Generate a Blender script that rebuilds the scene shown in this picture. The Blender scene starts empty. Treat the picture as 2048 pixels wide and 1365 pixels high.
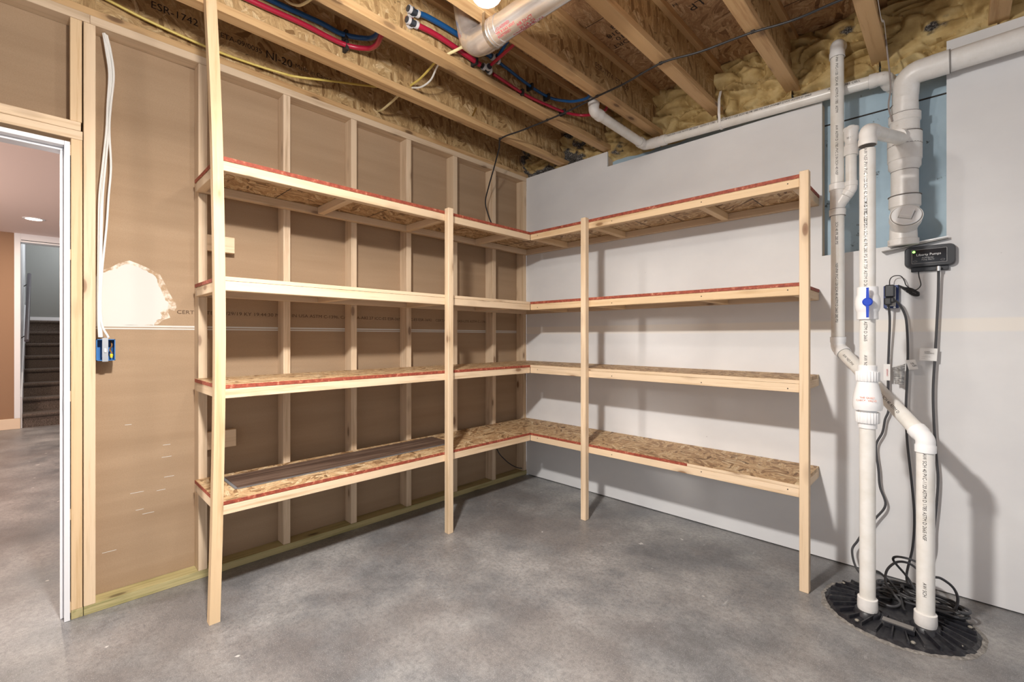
import bpy, bmesh, math, random
from mathutils import Vector, Matrix, noise
random.seed(7)
scene = bpy.context.scene
C = scene.collection
PI = math.pi

# ------------------------------------------------------------------ camera
cd = bpy.data.cameras.new('camera')
cd.sensor_width = 36.0
cd.lens = 910.0 / 2048 * 36
cd.shift_y = -7.5 / 2048
cd.clip_start = 0.02
cam = bpy.data.objects.new('camera', cd)
C.objects.link(cam)
cam.location = (2.725, -2.986, 1.2166)
cam.rotation_euler = (PI / 2, 0, math.radians(44.2))
scene.camera = cam

# ------------------------------------------------------------------ world, exposure, large lights
w = bpy.data.worlds.new('world')
scene.world = w
w.use_nodes = True
w.node_tree.nodes['Background'].inputs[0].default_value = (0.93, 0.95, 1.0, 1)
w.node_tree.nodes['Background'].inputs[1].default_value = 0.85
vs = scene.view_settings
vs.view_transform = 'Standard'
vs.look = 'None'
vs.gamma = 1
vs.use_curve_mapping = False
vs.exposure = 0.0
PETAL = 24.0        # the petals of the ceiling work lamp
GLOBE = 230.0       # its globe


def area(name, loc, rot, size, power, col, shape='DISK', size_y=None):
    l = bpy.data.lights.new(name, 'AREA')
    l.shape = shape
    l.size = size
    if size_y:
        l.size_y = size_y
    l.energy = power
    l.color = col
    o = bpy.data.objects.new(name, l)
    C.objects.link(o)
    o.location = loc
    o.rotation_euler = rot
    return o


def spot(name, loc, power, col, r):
    l = bpy.data.lights.new(name, 'POINT')
    l.energy = power
    l.color = col
    l.shadow_soft_size = r
    o = bpy.data.objects.new(name, l)
    C.objects.link(o)
    o.location = loc
    return o


area('recessed_light_glow', (-4.98, -3.07, 2.585), (0, 0, 0), 0.12, 30, (1, .86, .70))
sl = bpy.data.lights.new('unseen_hall_light', 'SPOT')
sl.energy = 420
sl.color = (1, .93, .86)
sl.spot_size = math.radians(60)
sl.spot_blend = .3
sl.shadow_soft_size = .22
so = bpy.data.objects.new('unseen_hall_light', sl)
C.objects.link(so)
so.location = (-0.95, -5.8, 2.32)  # unseen spot, aimed through the doorway to cast the second post shadow
so.rotation_euler = (Vector((1.3, 0, 1.1)) - Vector(so.location)).to_track_quat('-Z', 'Y').to_euler()
spot('unseen_hall_light', (-2.2, -5.2, 1.9), 125, (1, .80, .70), 0.15)  # added unseen light, set low to brighten the hall ceiling
spot('unseen_hall_light', (-3.6, -4.9, 2.0), 90, (1, .80, .68), 0.15)  # second added light, also there only to brighten the hall
spot('unseen_landing_light', (-7.6, -2.3, 2.9), 40, (.92, .96, 1), 0.12)  # added unseen light that brightens the grey landing wall and the stairs
# the room's main lamp, unseen above the frame, placed from its shadows
spot('room_light_glow', (1.80, -2.70, 2.25), 84, (1, .955, .90), 0.055)
area('room_light_glow', (1.80, -2.70, 2.24), (0, 0, 0), 0.16, 84, (1, .965, .92))


# ------------------------------------------------------------------ materials
def mat(name, col=(.8, .8, .8), rough=.5, metal=0, emit=None, estr=0):
    m = bpy.data.materials.new(name)
    m.use_nodes = True
    b = m.node_tree.nodes['Principled BSDF']
    b.inputs['Base Color'].default_value = (*col, 1)
    b.inputs['Roughness'].default_value = rough
    b.inputs['Metallic'].default_value = metal
    if emit:
        b.inputs['Emission Color'].default_value = (*emit, 1)
        b.inputs['Emission Strength'].default_value = estr
    return m


class N:
    def __init__(s, m):
        s.nt = m.node_tree
        s.b = s.nt.nodes['Principled BSDF']
        s.tc = s.nt.nodes.new('ShaderNodeTexCoord')

    def n(s, t, **k):
        x = s.nt.nodes.new(t)
        for a, v in k.items():
            if a in ('operation', 'blend_type', 'data_type', 'feature', 'distance', 'interpolation_type'):
                setattr(x, a, v)
            else:
                x.inputs[a].default_value = v
        return x

    def l(s, a, b):
        s.nt.links.new(a, b)

    def mapping(s, scale=(1, 1, 1), rot=(0, 0, 0), rnd=False, src=None):
        mp = s.n('ShaderNodeMapping')
        mp.inputs['Scale'].default_value = scale
        mp.inputs['Rotation'].default_value = rot
        src = src or s.tc.outputs['Object']
        if rnd:
            oi = s.nt.nodes.new('ShaderNodeObjectInfo')
            mul = s.n('ShaderNodeVectorMath', operation='SCALE')
            cx = s.nt.nodes.new('ShaderNodeCombineXYZ')
            for i in range(3):
                s.l(oi.outputs['Random'], cx.inputs[i])
            s.l(cx.outputs[0], mul.inputs[0])
            mul.inputs['Scale'].default_value = 37.0
            add = s.n('ShaderNodeVectorMath', operation='ADD')
            s.l(src, add.inputs[0])
            s.l(mul.outputs[0], add.inputs[1])
            src = add.outputs[0]
        s.l(src, mp.inputs['Vector'])
        return mp.outputs[0]

    def noise(s, vec, scale=5, detail=4, rough=.55):
        x = s.n('ShaderNodeTexNoise', Scale=scale, Detail=detail, Roughness=rough)
        s.l(vec, x.inputs['Vector'])
        return x.outputs['Fac']

    def ramp(s, fac, stops):
        x = s.nt.nodes.new('ShaderNodeValToRGB')
        cr = x.color_ramp
        while len(cr.elements) > 1:
            cr.elements.remove(cr.elements[-1])
        for i, (p, c) in enumerate(stops):
            if len(c) == 3:
                c = (*c, 1)
            if i == 0:
                cr.elements[0].position = p
                cr.elements[0].color = c
            else:
                e = cr.elements.new(p)
                e.color = c
        s.l(fac, x.inputs[0])
        return x.outputs[0]

    def mix(s, fac, a, b, mode='MIX'):
        x = s.nt.nodes.new('ShaderNodeMix')
        x.data_type = 'RGBA'
        x.blend_type = mode
        for inp, v in ((x.inputs[0], fac), (x.inputs[6], a), (x.inputs[7], b)):
            if hasattr(v, 'links'):
                s.l(v, inp)
            elif isinstance(v, (int, float)):
                inp.default_value = v
            else:
                inp.default_value = (*v, 1)
        return x.outputs[2]

    def bump(s, h, st=.3, dist=.002):
        x = s.n('ShaderNodeBump', Strength=st, Distance=dist)
        s.l(h, x.inputs['Height'])
        s.l(x.outputs[0], s.b.inputs['Normal'])

    def col(s, c):
        s.l(c, s.b.inputs['Base Color'])


AX = {'x': (0, 1, 2), 'y': (1, 0, 2), 'z': (2, 0, 1)}


def lumber_mat(name, light, dark, knot, axis):
    m = mat(name, light, .62)
    s = N(m)
    al = AX[axis][0]
    sc = [26, 26, 26]; sc[al] = 1.1
    v = s.mapping(tuple(sc), rnd=True)
    g = s.noise(v, 1.4, 6, .68)
    c = s.ramp(g, [(.28, tuple(x * .8 for x in dark)), (.38, dark), (.5, light), (.72, tuple(min(1, x * 1.08) for x in light))])
    sc = [11, 11, 11]; sc[al] = .35
    v3 = s.mapping(tuple(sc), rnd=True)
    t = s.noise(v3, 1.0, 2, .5)
    c = s.mix(s.ramp(t, [(.35, (0, 0, 0)), (.7, (.55, .55, .55))]), c, tuple(x * .86 for x in (light[0], light[1] * .95, light[2] * .84)))
    sc = [16, 16, 16]; sc[al] = 6.2
    v2 = s.mapping(tuple(sc), rnd=True)
    vo = s.nt.nodes.new('ShaderNodeTexVoronoi')
    vo.inputs['Scale'].default_value = .62
    s.l(v2, vo.inputs['Vector'])
    k = s.ramp(vo.outputs['Distance'], [(0, (1, 1, 1)), (.10, (.85, .85, .85)), (.14, (.3, .3, .3)), (.28, (0, 0, 0))])
    c = s.mix(k, c, knot)
    # object tint
    oi = s.nt.nodes.new('ShaderNodeObjectInfo')
    c = s.mix(s.ramp(oi.outputs['Random'], [(0, (0, 0, 0)), (1, (.3, .3, .3))]), c, tuple(x * .82 for x in light))
    s.col(c)
    s.bump(g, .25, .0015)
    return m


def osb_mat(name, cols, axes=('x', 'y'), scale=1.0, rough=.6, crack=.6):
    """flakes lie in the plane of the two axes"""
    m = mat(name, cols[1], rough)
    s = N(m)
    idx = {'x': 0, 'y': 1, 'z': 2}
    nrm = [a for a in 'xyz' if a not in axes][0]
    ni = idx[nrm]
    base = s.mapping((1, 1, 1))
    nz = s.n('ShaderNodeTexNoise', Scale=9.0, Detail=3.0)
    s.l(base, nz.inputs['Vector'])
    mul = s.n('ShaderNodeVectorMath', operation='SCALE')
    sub = s.n('ShaderNodeVectorMath', operation='SUBTRACT')
    s.l(nz.outputs['Color'], sub.inputs[0]); sub.inputs[1].default_value = (.5, .5, .5)
    s.l(sub.outputs[0], mul.inputs[0]); mul.inputs['Scale'].default_value = .05
    add = s.n('ShaderNodeVectorMath', operation='ADD')
    s.l(base, add.inputs[0]); s.l(mul.outputs[0], add.inputs[1])
    res = None
    for k, ang in enumerate((.12, -.55, .75, 1.45)):
        r1 = [0, 0, 0]; r1[ni] = ang
        mp = s.nt.nodes.new('ShaderNodeMapping')
        mp.inputs['Rotation'].default_value = r1
        mp.inputs['Location'].default_value = (k * 3.1, k * 1.7, k * .3)
        s.l(add.outputs[0], mp.inputs['Vector'])
        mp2 = s.nt.nodes.new('ShaderNodeMapping')
        sc = [1, 1, 1]
        sc[idx[axes[0]]] = 15 * scale; sc[idx[axes[1]]] = 75 * scale; sc[ni] = .01
        mp2.inputs['Scale'].default_value = sc
        s.l(mp.outputs[0], mp2.inputs['Vector'])
        vo = s.nt.nodes.new('ShaderNodeTexVoronoi')
        vo.inputs['Scale'].default_value = 1.0
        s.l(mp2.outputs[0], vo.inputs['Vector'])
        sep = s.nt.nodes.new('ShaderNodeSeparateColor')
        s.l(vo.outputs['Color'], sep.inputs[0])
        c = s.ramp(sep.outputs[0], [(0, cols[0]), (.12, cols[1]), (.5, cols[2]), (.85, cols[3]), (1, cols[4])])
        fib = s.noise(mp2.outputs[0], 3.0, 3, .7)
        c = s.mix(s.ramp(fib, [(.35, (.55, .55, .55)), (.6, (0, 0, 0))]), c, cols[0], 'MIX')
        if res is None:
            res = c
        else:
            mk = s.n('ShaderNodeTexVoronoi', Scale=18.0 * scale)
            s.l(mp.outputs[0], mk.inputs['Vector'])
            sp = s.nt.nodes.new('ShaderNodeSeparateColor')
            s.l(mk.outputs['Color'], sp.inputs[0])
            res = s.mix(s.ramp(sp.outputs[1], [(.0, (0, 0, 0)), (.55, (0, 0, 0)), (.56, (1, 1, 1))]), res, c)
    if crack:
        mpc = [1, 1, 1]; mpc[idx[axes[0]]] = 12; mpc[idx[axes[1]]] = 34
        r1 = [0, 0, 0]; r1[ni] = .5
        v = s.mapping(tuple(mpc), tuple(r1))
        cr = s.noise(v, 1.3, 6, .72)
        res = s.mix(s.ramp(cr, [(.30, (1, 1, 1)), (.40, (0, 0, 0))]), res, tuple(x * .35 for x in cols[0]))
    s.col(res)
    return m


LT = ((.78, .60, .415), (.60, .42, .25), (.20, .09, .035))
WM = ((.74, .54, .33), (.60, .39, .20), (.22, .10, .03))
ST = ((.70, .54, .38), (.54, .385, .25), (.16, .08, .04))
GR = ((.47, .40, .20), (.26, .24, .09), (.12, .09, .04))
JW = ((.62, .40, .20), (.46, .26, .11), (.14, .07, .03))
PINE, WARM, STUD, TREATED, JWOOD = {}, {}, {}, {}, {}
for a in 'xyz':
    PINE[a] = lumber_mat('pine_' + a, *LT, a)
    WARM[a] = lumber_mat('warm_pine_' + a, *WM, a)
    STUD[a] = lumber_mat('stud_pine_' + a, *ST, a)
    TREATED[a] = lumber_mat('treated_pine_' + a, *GR, a)
    JWOOD[a] = lumber_mat('joist_pine_' + a, *JW, a)
OSB_TOP = osb_mat('osb_shelf', ((.16, .085, .035), (.36, .21, .10), (.58, .38, .20), (.68, .49, .28), (.78, .62, .40)), ('x', 'y'), .8)
OSB_WEB = osb_mat('osb_web', ((.22, .12, .045), (.45, .29, .13), (.54, .36, .17), (.60, .42, .21), (.72, .55, .32)), ('y', 'z'), .8, crack=.4)
OSB_SUB = osb_mat('osb_subfloor', ((.22, .11, .05), (.42, .24, .12), (.52, .32, .17), (.60, .39, .21), (.70, .49, .29)), ('x', 'y'), .8)
RED = mat('red_edge_paint', (.42, .075, .035), .7)
s = N(RED)
s.col(s.ramp(s.noise(s.mapping((1, 1, 1)), 60, 3), [(.3, (.20, .035, .02)), (.6, (.36, .075, .038)), (.80, (.62, .34, .22))]))
WHITE = mat('white_paint', (.80, .80, .82), .35)
INK = mat('ink', (.025, .02, .018), .7)
INKB = mat('brown_ink', (.10, .055, .03), .8)
INKR = mat('red_ink', (.55, .05, .07), .6)
INKO = mat('orange_ink', (.75, .22, .12), .6)
PVC = mat('pvc_pipe', (.78, .76, .71), .28)
s = N(PVC)
s.col(s.ramp(s.noise(s.mapping((3, 3, 3)), 4, 4), [(.3, (.72, .69, .63)), (.6, (.82, .80, .76))]))
FIT = mat('pvc_fitting', (.86, .86, .86), .25)
FITD = mat('pvc_fitting_dusty', (.74, .72, .68), .35)
s = N(FITD)
s.col(s.ramp(s.noise(s.mapping((6, 6, 6)), 5, 6, .7), [(.26, (.58, .54, .50)), (.36, (.76, .735, .70)), (.7, (.82, .80, .775))]))
BLK = mat('black_rubber', (.022, .022, .024), .45)
BLKP = mat('black_plastic', (.020, .022, .028), .38)
CORDG = mat('grey_cord_jacket', (.055, .055, .06), .5)
BLUEP = mat('blue_box_plastic', (.03, .16, .42), .4)
BLUEV = mat('blue_handle', (.012, .06, .50), .35)
NAVY = mat('navy_box_plastic', (.012, .035, .16), .4)
YEL = mat('yellow_cable', (.72, .56, .14), .5)
YELP = mat('pale_yellow_cable', (.80, .68, .38), .5)
WCAB = mat('white_cable', (.80, .79, .76), .45)
PEXR = mat('red_pex', (.38, .012, .04), .32)
PEXB = mat('blue_pex', (.008, .08, .24), .32)
BRASSB = mat('black_fitting', (.03, .035, .045), .4)
RINGW = mat('crimp_ring', (.55, .54, .55), .4)
STEEL = mat('galvanised_steel', (.62, .62, .62), .3, 1.0)
DUCT = mat('duct_metal', (.78, .75, .72), .26, .82)
s = N(DUCT)
s.col(s.ramp(s.noise(s.mapping((1.5, 20, 20)), 2, 3), [(.3, (.72, .69, .66)), (.7, (.90, .88, .86))]))
PLATE = mat('grey_label', (.20, .19, .18), .6)
LABEL = mat('paper_label', (.85, .84, .82), .6)
MUD = mat('joint_compound', (.61, .59, .55), .7)
MUDS = mat('joint_compound_smear', (.64, .55, .45), .8)
s = N(MUDS)
s.col(s.ramp(s.noise(s.mapping((1, 1, 1)), 22, 6, .7), [(.42, (.40, .27, .16)), (.62, (.78, .71, .62))]))
PETALW = mat('lamp_housing', (.82, .82, .84), .4)
GLOW = mat('lamp_panel', (1, 1, 1), .5, emit=(1, .955, .90), estr=PETAL)
GLOBEM = mat('lamp_globe', (1, 1, 1), .5, emit=(1, .955, .90), estr=GLOBE)
CANGLOW = mat('recessed_panel', (1, 1, 1), .5, emit=(1, .86, .66), estr=9)
GREENLED = mat('green_led', (.1, .8, .1), .3, emit=(.25, 1, .12), estr=4)

# drywall paper back
KRAFT = mat('kraft_drywall_back', (.50, .35, .215), .9)
s = N(KRAFT)
a = s.noise(s.mapping((30, .8, 10)), 1.2, 4)
b = s.noise(s.mapping((1, 1, 1)), 260, 2)
c = s.ramp(a, [(.3, (.335, .228, .14)), (.7, (.40, .28, .178))])
c = s.mix(s.ramp(b, [(.35, (.22, .22, .22)), (.6, (0, 0, 0))]), c, (.24, .15, .08))
s.col(c)
# white drywall face
DRY = mat('white_drywall', (.76, .755, .76), .75)
s = N(DRY)
a = s.noise(s.mapping((1, 1, 1.4)), 2.2, 5)
sx = s.nt.nodes.new('ShaderNodeSeparateXYZ')
s.l(s.tc.outputs['Object'], sx.inputs[0])
c = s.ramp(a, [(.3, (.70, .695, .70)), (.7, (.78, .775, .77))])
mr = s.n('ShaderNodeMath', operation='SUBTRACT'); s.l(sx.outputs[2], mr.inputs[0]); mr.inputs[1].default_value = 1.275
ab = s.n('ShaderNodeMath', operation='ABSOLUTE'); s.l(mr.outputs[0], ab.inputs[0])
c = s.mix(s.ramp(ab.outputs[0], [(.025, (.8, .8, .8)), (.036, (0, 0, 0))]), c, (.83, .78, .71))
dt = s.noise(s.mapping((1, 1, 1)), 60, 1)
c = s.mix(s.ramp(dt, [(.80, (0, 0, 0)), (.83, (.6, .6, .6))]), c, (.3, .29, .28))
s.col(c)
# painted hall surfaces
TAN = mat('tan_paint', (.30, .175, .10), .7)
HCEIL = mat('hall_ceiling_paint', (.80, .65, .60), .8)
GREYW = mat('grey_paint', (.25, .25, .235), .8)
CREAM = mat('cream_trim', (.78, .62, .46), .5)
CARPET = mat('brown_carpet', (.10, .075, .06), .95)
s = N(CARPET)
s.col(s.ramp(s.noise(s.mapping((1, 1, 1)), 170, 2), [(.35, (.035, .025, .02)), (.65, (.17, .13, .105))]))
RAIL = mat('grey_handrail', (.085, .075, .085), .5)
# blue insulation
BLUEI = mat('blue_foam_board', (.27, .45, .58), .6)
s = N(BLUEI)
a = s.noise(s.mapping((1, 1, 1)), 3, 4)
c = s.ramp(a, [(.35, (.36, .49, .59)), (.65, (.48, .64, .75))])
d = s.noise(s.mapping((1.0, 1, .8)), 13, 6, .75)
c = s.mix(s.ramp(d, [(.62, (0, 0, 0)), (.68, (.95, .95, .95))]), c, (.07, .08, .09))
s.col(c)
# spray foam
FOAM = mat('spray_foam', (.50, .34, .12), .8)
s = N(FOAM)
a = s.noise(s.mapping((1, 1, 1)), 9, 5)
c = s.ramp(a, [(.3, (.33, .21, .07)), (.5, (.52, .37, .155)), (.75, (.68, .54, .28))])
d = s.noise(s.mapping((1, 1, 1.6)), 5.0, 3, .5)
e = s.noise(s.mapping((1, 1, 1)), 120, 3, .8)
sp = s.ramp(e, [(.42, (.025, .02, .02)), (.55, (.12, .11, .10)), (.66, (.45, .42, .38))])
sx = s.nt.nodes.new('ShaderNodeSeparateXYZ')
s.l(s.tc.outputs['Object'], sx.inputs[0])
lo = s.ramp(sx.outputs[0], [(0, (1, 1, 1)), (.62, (.85, .85, .85)), (.95, (.12, .12, .12)), (1, (.1, .1, .1))])
sub = s.n('ShaderNodeMath', operation='MULTIPLY_ADD'); s.l(lo, sub.inputs[0]); sub.inputs[1].default_value = .17; s.l(d, sub.inputs[2])
c = s.mix(s.ramp(sub.outputs[0], [(.655, (0, 0, 0)), (.70, (1, 1, 1))]), c, sp)
s.col(c)
s.bump(e, .35, .004)
# concrete
CONC = mat('concrete', (.25, .25, .255), .38)
s = N(CONC)
v = s.mapping((1, 1, 1))
a = s.noise(v, 2.1, 9, .66)
c = s.ramp(a, [(.30, (.10, .101, .105)), (.44, (.187, .188, .192)), (.55, (.275, .27, .265)), (.72, (.42, .41, .40))])
b = s.noise(s.mapping((1, 1, 1), (0, 0, .6)), 1.3, 6, .6)
c = s.mix(s.ramp(b, [(.48, (0, 0, 0)), (.60, (.55, .55, .55))]), c, (.16, .14, .132))
d = s.noise(s.mapping((24, 5, 1), (0, 0, .75)), 1, 6, .75)
c = s.mix(s.ramp(d, [(.62, (0, 0, 0)), (.75, (.5, .5, .5))]), c, (.55, .54, .53))
d = s.noise(s.mapping((9, 30, 1), (0, 0, .3)), 1, 6, .75)
c = s.mix(s.ramp(d, [(.32, (.45, .45, .45)), (.42, (0, 0, 0))]), c, (.10, .10, .105))
g = s.noise(v, 48, 6, .8)
c = s.mix(s.ramp(g, [(.36, (.5, .5, .5)), (.56, (0, 0, 0))]), c, (.08, .08, .085))
g = s.noise(v, 260, 2, .7)
c = s.mix(s.ramp(g, [(.56, (0, 0, 0)), (.72, (.5, .5, .5))]), c, (.58, .57, .56))
e = s.noise(v, 14, 2, .5)
c = s.mix(s.ramp(e, [(.735, (0, 0, 0)), (.76, (.8, .8, .8))]), c, (.62, .61, .59))
s.col(c)
s.l(s.ramp(a, [(.3, (.30, .30, .30)), (.7, (.46, .46, .46))]), s.b.inputs['Roughness'])
s.bump(g, .08, .001)
# laminate plank
LAM = mat('walnut_laminate', (.16, .10, .075), .5)
s = N(LAM)
g = s.noise(s.mapping((30, 1.6, 30)), 1.2, 6, .65)
s.col(s.ramp(g, [(.3, (.03, .017, .012)), (.5, (.095, .058, .042)), (.72, (.19, .13, .095))]))


# ------------------------------------------------------------------ mesh helpers
def link(name, me, m=None, parent=None, smooth=False):
    if m is not None:
        me.materials.append(m)
    if smooth:
        for p in me.polygons:
            p.use_smooth = True
    o = bpy.data.objects.new(name, me)
    C.objects.link(o)
    if parent is not None:
        o.parent = parent
    return o


def tag(o, label=None, cat=None, group=None, kind=None):
    if label: o['label'] = label
    if cat: o['category'] = cat
    if group: o['group'] = group
    if kind: o['kind'] = kind
    return o


def thing(name, loc, label, cat, group=None):
    o = bpy.data.objects.new(name, None)
    C.objects.link(o)
    o.location = loc
    o.empty_display_size = .1
    return tag(o, label, cat, group)


def fin(name, bm, m, parent=None, smooth=None, bevel=0):
    if bevel:
        bmesh.ops.bevel(bm, geom=list(bm.edges), offset=bevel, segments=1, affect='EDGES', clamp_overlap=True)
    bmesh.ops.recalc_face_normals(bm, faces=bm.faces)
    if parent is not None:
        loc = parent_world(parent)
        if loc.length > 0:
            for v in bm.verts:
                v.co -= loc
    me = bpy.data.meshes.new(name)
    bm.to_mesh(me)
    bm.free()
    if smooth is not None:
        for p in me.polygons:
            p.use_smooth = True
        try:
            me.set_sharp_from_angle(angle=math.radians(smooth))
        except Exception:
            pass
    return link(name, me, m, parent)


def parent_world(p):
    v = Vector((0, 0, 0))
    while p is not None:
        v += p.location
        p = p.parent
    return v


def abox(bm, x0, x1, y0, y1, z0, z1):
    vs_ = [bm.verts.new((x, y, z)) for x in (x0, x1) for y in (y0, y1) for z in (z0, z1)]
    for f in ((0, 1, 3, 2), (4, 6, 7, 5), (0, 4, 5, 1), (2, 3, 7, 6), (0, 2, 6, 4), (1, 5, 7, 3)):
        bm.faces.new([vs_[i] for i in f])


def box(name, x0, x1, y0, y1, z0, z1, m, parent=None, bevel=.0015):
    bm = bmesh.new()
    abox(bm, x0, x1, y0, y1, z0, z1)
    if isinstance(m, dict):
        d = (x1 - x0, y1 - y0, z1 - z0)
        m = m['xyz'[d.index(max(d))]]
    return fin(name, bm, m, parent, None, bevel)


def fillet(pts, rad, n=8):
    pts = [Vector(p) for p in pts]
    out = [pts[0]]
    for i in range(1, len(pts) - 1):
        a, b, c = pts[i - 1], pts[i], pts[i + 1]
        u = (a - b).normalized(); w_ = (c - b).normalized()
        ang = u.angle(w_)
        if ang > PI - .02:
            out.append(b); continue
        t = min(rad / math.tan(ang / 2), (a - b).length * .49, (c - b).length * .49)
        r = t * math.tan(ang / 2)
        p, q = b + u * t, b + w_ * t
        cen = b + (u + w_).normalized() * (r / math.sin(ang / 2))
        for k in range(n + 1):
            f = k / n
            d = ((p - cen) * (1 - f) + (q - cen) * f)
            # slerp
            A, B = (p - cen).normalized(), (q - cen).normalized()
            th = A.angle(B)
            d = (A * math.sin((1 - f) * th) + B * math.sin(f * th)) / math.sin(th) * r
            out.append(cen + d)
    out.append(pts[-1])
    return out


def catmull(pts, n=8):
    P = [Vector(p) for p in pts]
    P = [P[0] * 2 - P[1]] + P + [P[-1] * 2 - P[-2]]
    out = []
    for i in range(1, len(P) - 2):
        p0, p1, p2, p3 = P[i - 1:i + 3]
        for k in range(n):
            t = k / n
            out.append(.5 * ((2 * p1) + (p2 - p0) * t + (2 * p0 - 5 * p1 + 4 * p2 - p3) * t * t + (3 * p1 - p0 - 3 * p2 + p3) * t ** 3))
    out.append(P[-2])
    return out


def sweep(bm, pts, r, seg=16, caps=True, flat=None):
    pts = [Vector(p) for p in pts]
    n = len(pts)
    rs = r if isinstance(r, (list, tuple)) else [r] * n
    T = []
    for i in range(n):
        a = pts[max(0, i - 1)]; b = pts[min(n - 1, i + 1)]
        d = b - a
        T.append(d.normalized() if d.length > 1e-9 else (T[-1] if T else Vector((0, 0, 1))))
    up = Vector((0, 0, 1)) if abs(T[0].z) < .9 else Vector((1, 0, 0))
    nrm = (up - T[0] * up.dot(T[0])).normalized()
    rings = []
    for i in range(n):
        nrm = (nrm - T[i] * nrm.dot(T[i]))
        nrm = nrm.normalized()
        bn = T[i].cross(nrm)
        ring = []
        for k in range(seg):
            a = 2 * PI * k / seg
            f = flat if flat else 1
            ring.append(bm.verts.new(pts[i] + (nrm * math.cos(a) + bn * math.sin(a) * f) * rs[i]))
        rings.append(ring)
    for i in range(n - 1):
        for k in range(seg):
            bm.faces.new((rings[i][k], rings[i][(k + 1) % seg], rings[i + 1][(k + 1) % seg], rings[i + 1][k]))
    if caps:
        bm.faces.new(rings[0][::-1]); bm.faces.new(rings[-1])
    return bm


def tube(name, pts, r, m, parent=None, seg=16, flat=None):
    bm = bmesh.new()
    sweep(bm, pts, r, seg, True, flat)
    return fin(name, bm, m, parent, 40)


def lathe(name, prof, org, axis, m, parent=None, seg=32, rib=0, ribn=24):
    """prof: (distance along axis, radius) pairs"""
    bm = bmesh.new()
    ax = Vector(axis).normalized()
    o = Vector(org)
    up = Vector((0, 0, 1)) if abs(ax.z) < .9 else Vector((1, 0, 0))
    u = (up - ax * up.dot(ax)).normalized(); v = ax.cross(u)
    if rib: seg = ribn * 4
    rings = []
    for d, r in prof:
        ring = []
        for k in range(seg):
            a = 2 * PI * k / seg
            rr = r
            if rib and (k % 4) in (0, 1) and r > 0: rr = r * (1 + rib)
            ring.append(bm.verts.new(o + ax * d + (u * math.cos(a) + v * math.sin(a)) * rr))
        rings.append(ring)
    for i in range(len(prof) - 1):
        for k in range(seg):
            bm.faces.new((rings[i][k], rings[i][(k + 1) % seg], rings[i + 1][(k + 1) % seg], rings[i + 1][k]))
    bm.faces.new(rings[0][::-1]); bm.faces.new(rings[-1])
    return fin(name, bm, m, parent, 35)


def prism(name, pts, depth, m, parent=None, bevel=0):
    """closed outline pts (3D, coplanar) extruded by the vector depth"""
    bm = bmesh.new()
    a = [bm.verts.new(p) for p in pts]
    b = [bm.verts.new(Vector(p) + Vector(depth)) for p in pts]
    f1 = bm.faces.new(a); f2 = bm.faces.new(b[::-1])
    n = len(pts)
    for i in range(n):
        bm.faces.new((a[i], b[i], b[(i + 1) % n], a[(i + 1) % n]))
    bm.normal_update()
    bmesh.ops.triangulate(bm, faces=[f1, f2], ngon_method='EAR_CLIP')
    return fin(name, bm, m, parent, None, bevel)


def text_mesh(body, size):
    cu = bpy.data.curves.new('t', 'FONT')
    cu.body = body
    cu.size = size
    cu.resolution_u = 3
    o = bpy.data.objects.new('t', cu)
    C.objects.link(o)
    dg = bpy.context.evaluated_depsgraph_get()
    me = bpy.data.meshes.new_from_object(o.evaluated_get(dg))
    bpy.data.objects.remove(o)
    return me


def text(name, body, org, u, v, size, m, parent=None, lift=.0008, sx=1.0):
    me = text_mesh(body, size)
    u, v = Vector(u).normalized(), Vector(v).normalized()
    n = u.cross(v)
    off = Vector(org) + n * lift - (parent_world(parent) if parent else Vector((0, 0, 0)))
    for vt in me.vertices:
        vt.co = off + u * vt.co.x * sx + v * vt.co.y
    me.materials.clear()
    me.name = name
    return link(name, me, m, parent)


def wrap_text(name, body, org, d, face, r, size, m, parent=None, sx=1.0):
    """print along the axis d of a pipe of radius r, on the side facing 'face'"""
    me = text_mesh(body, size)
    d = Vector(d).normalized()
    f = Vector(face); f = (f - d * f.dot(d)).normalized()
    up = f.cross(d)
    o = Vector(org) - (parent_world(parent) if parent else Vector((0, 0, 0)))
    for vt in me.vertices:
        th = (vt.co.y - size * .35) / r
        vt.co = o + d * vt.co.x * sx + (f * math.cos(th) + up * math.sin(th)) * (r + .0007)
    me.materials.clear()
    me.name = name
    return link(name, me, m, parent)


SEAM = mat('joint_primer_shade', (.20, .18, .165), .7)  # dark primer line and joint shadow, both put into one colour


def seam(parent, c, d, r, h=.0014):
    return ring(parent, c, d, r, h, SEAM, 'joint_line')


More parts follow.
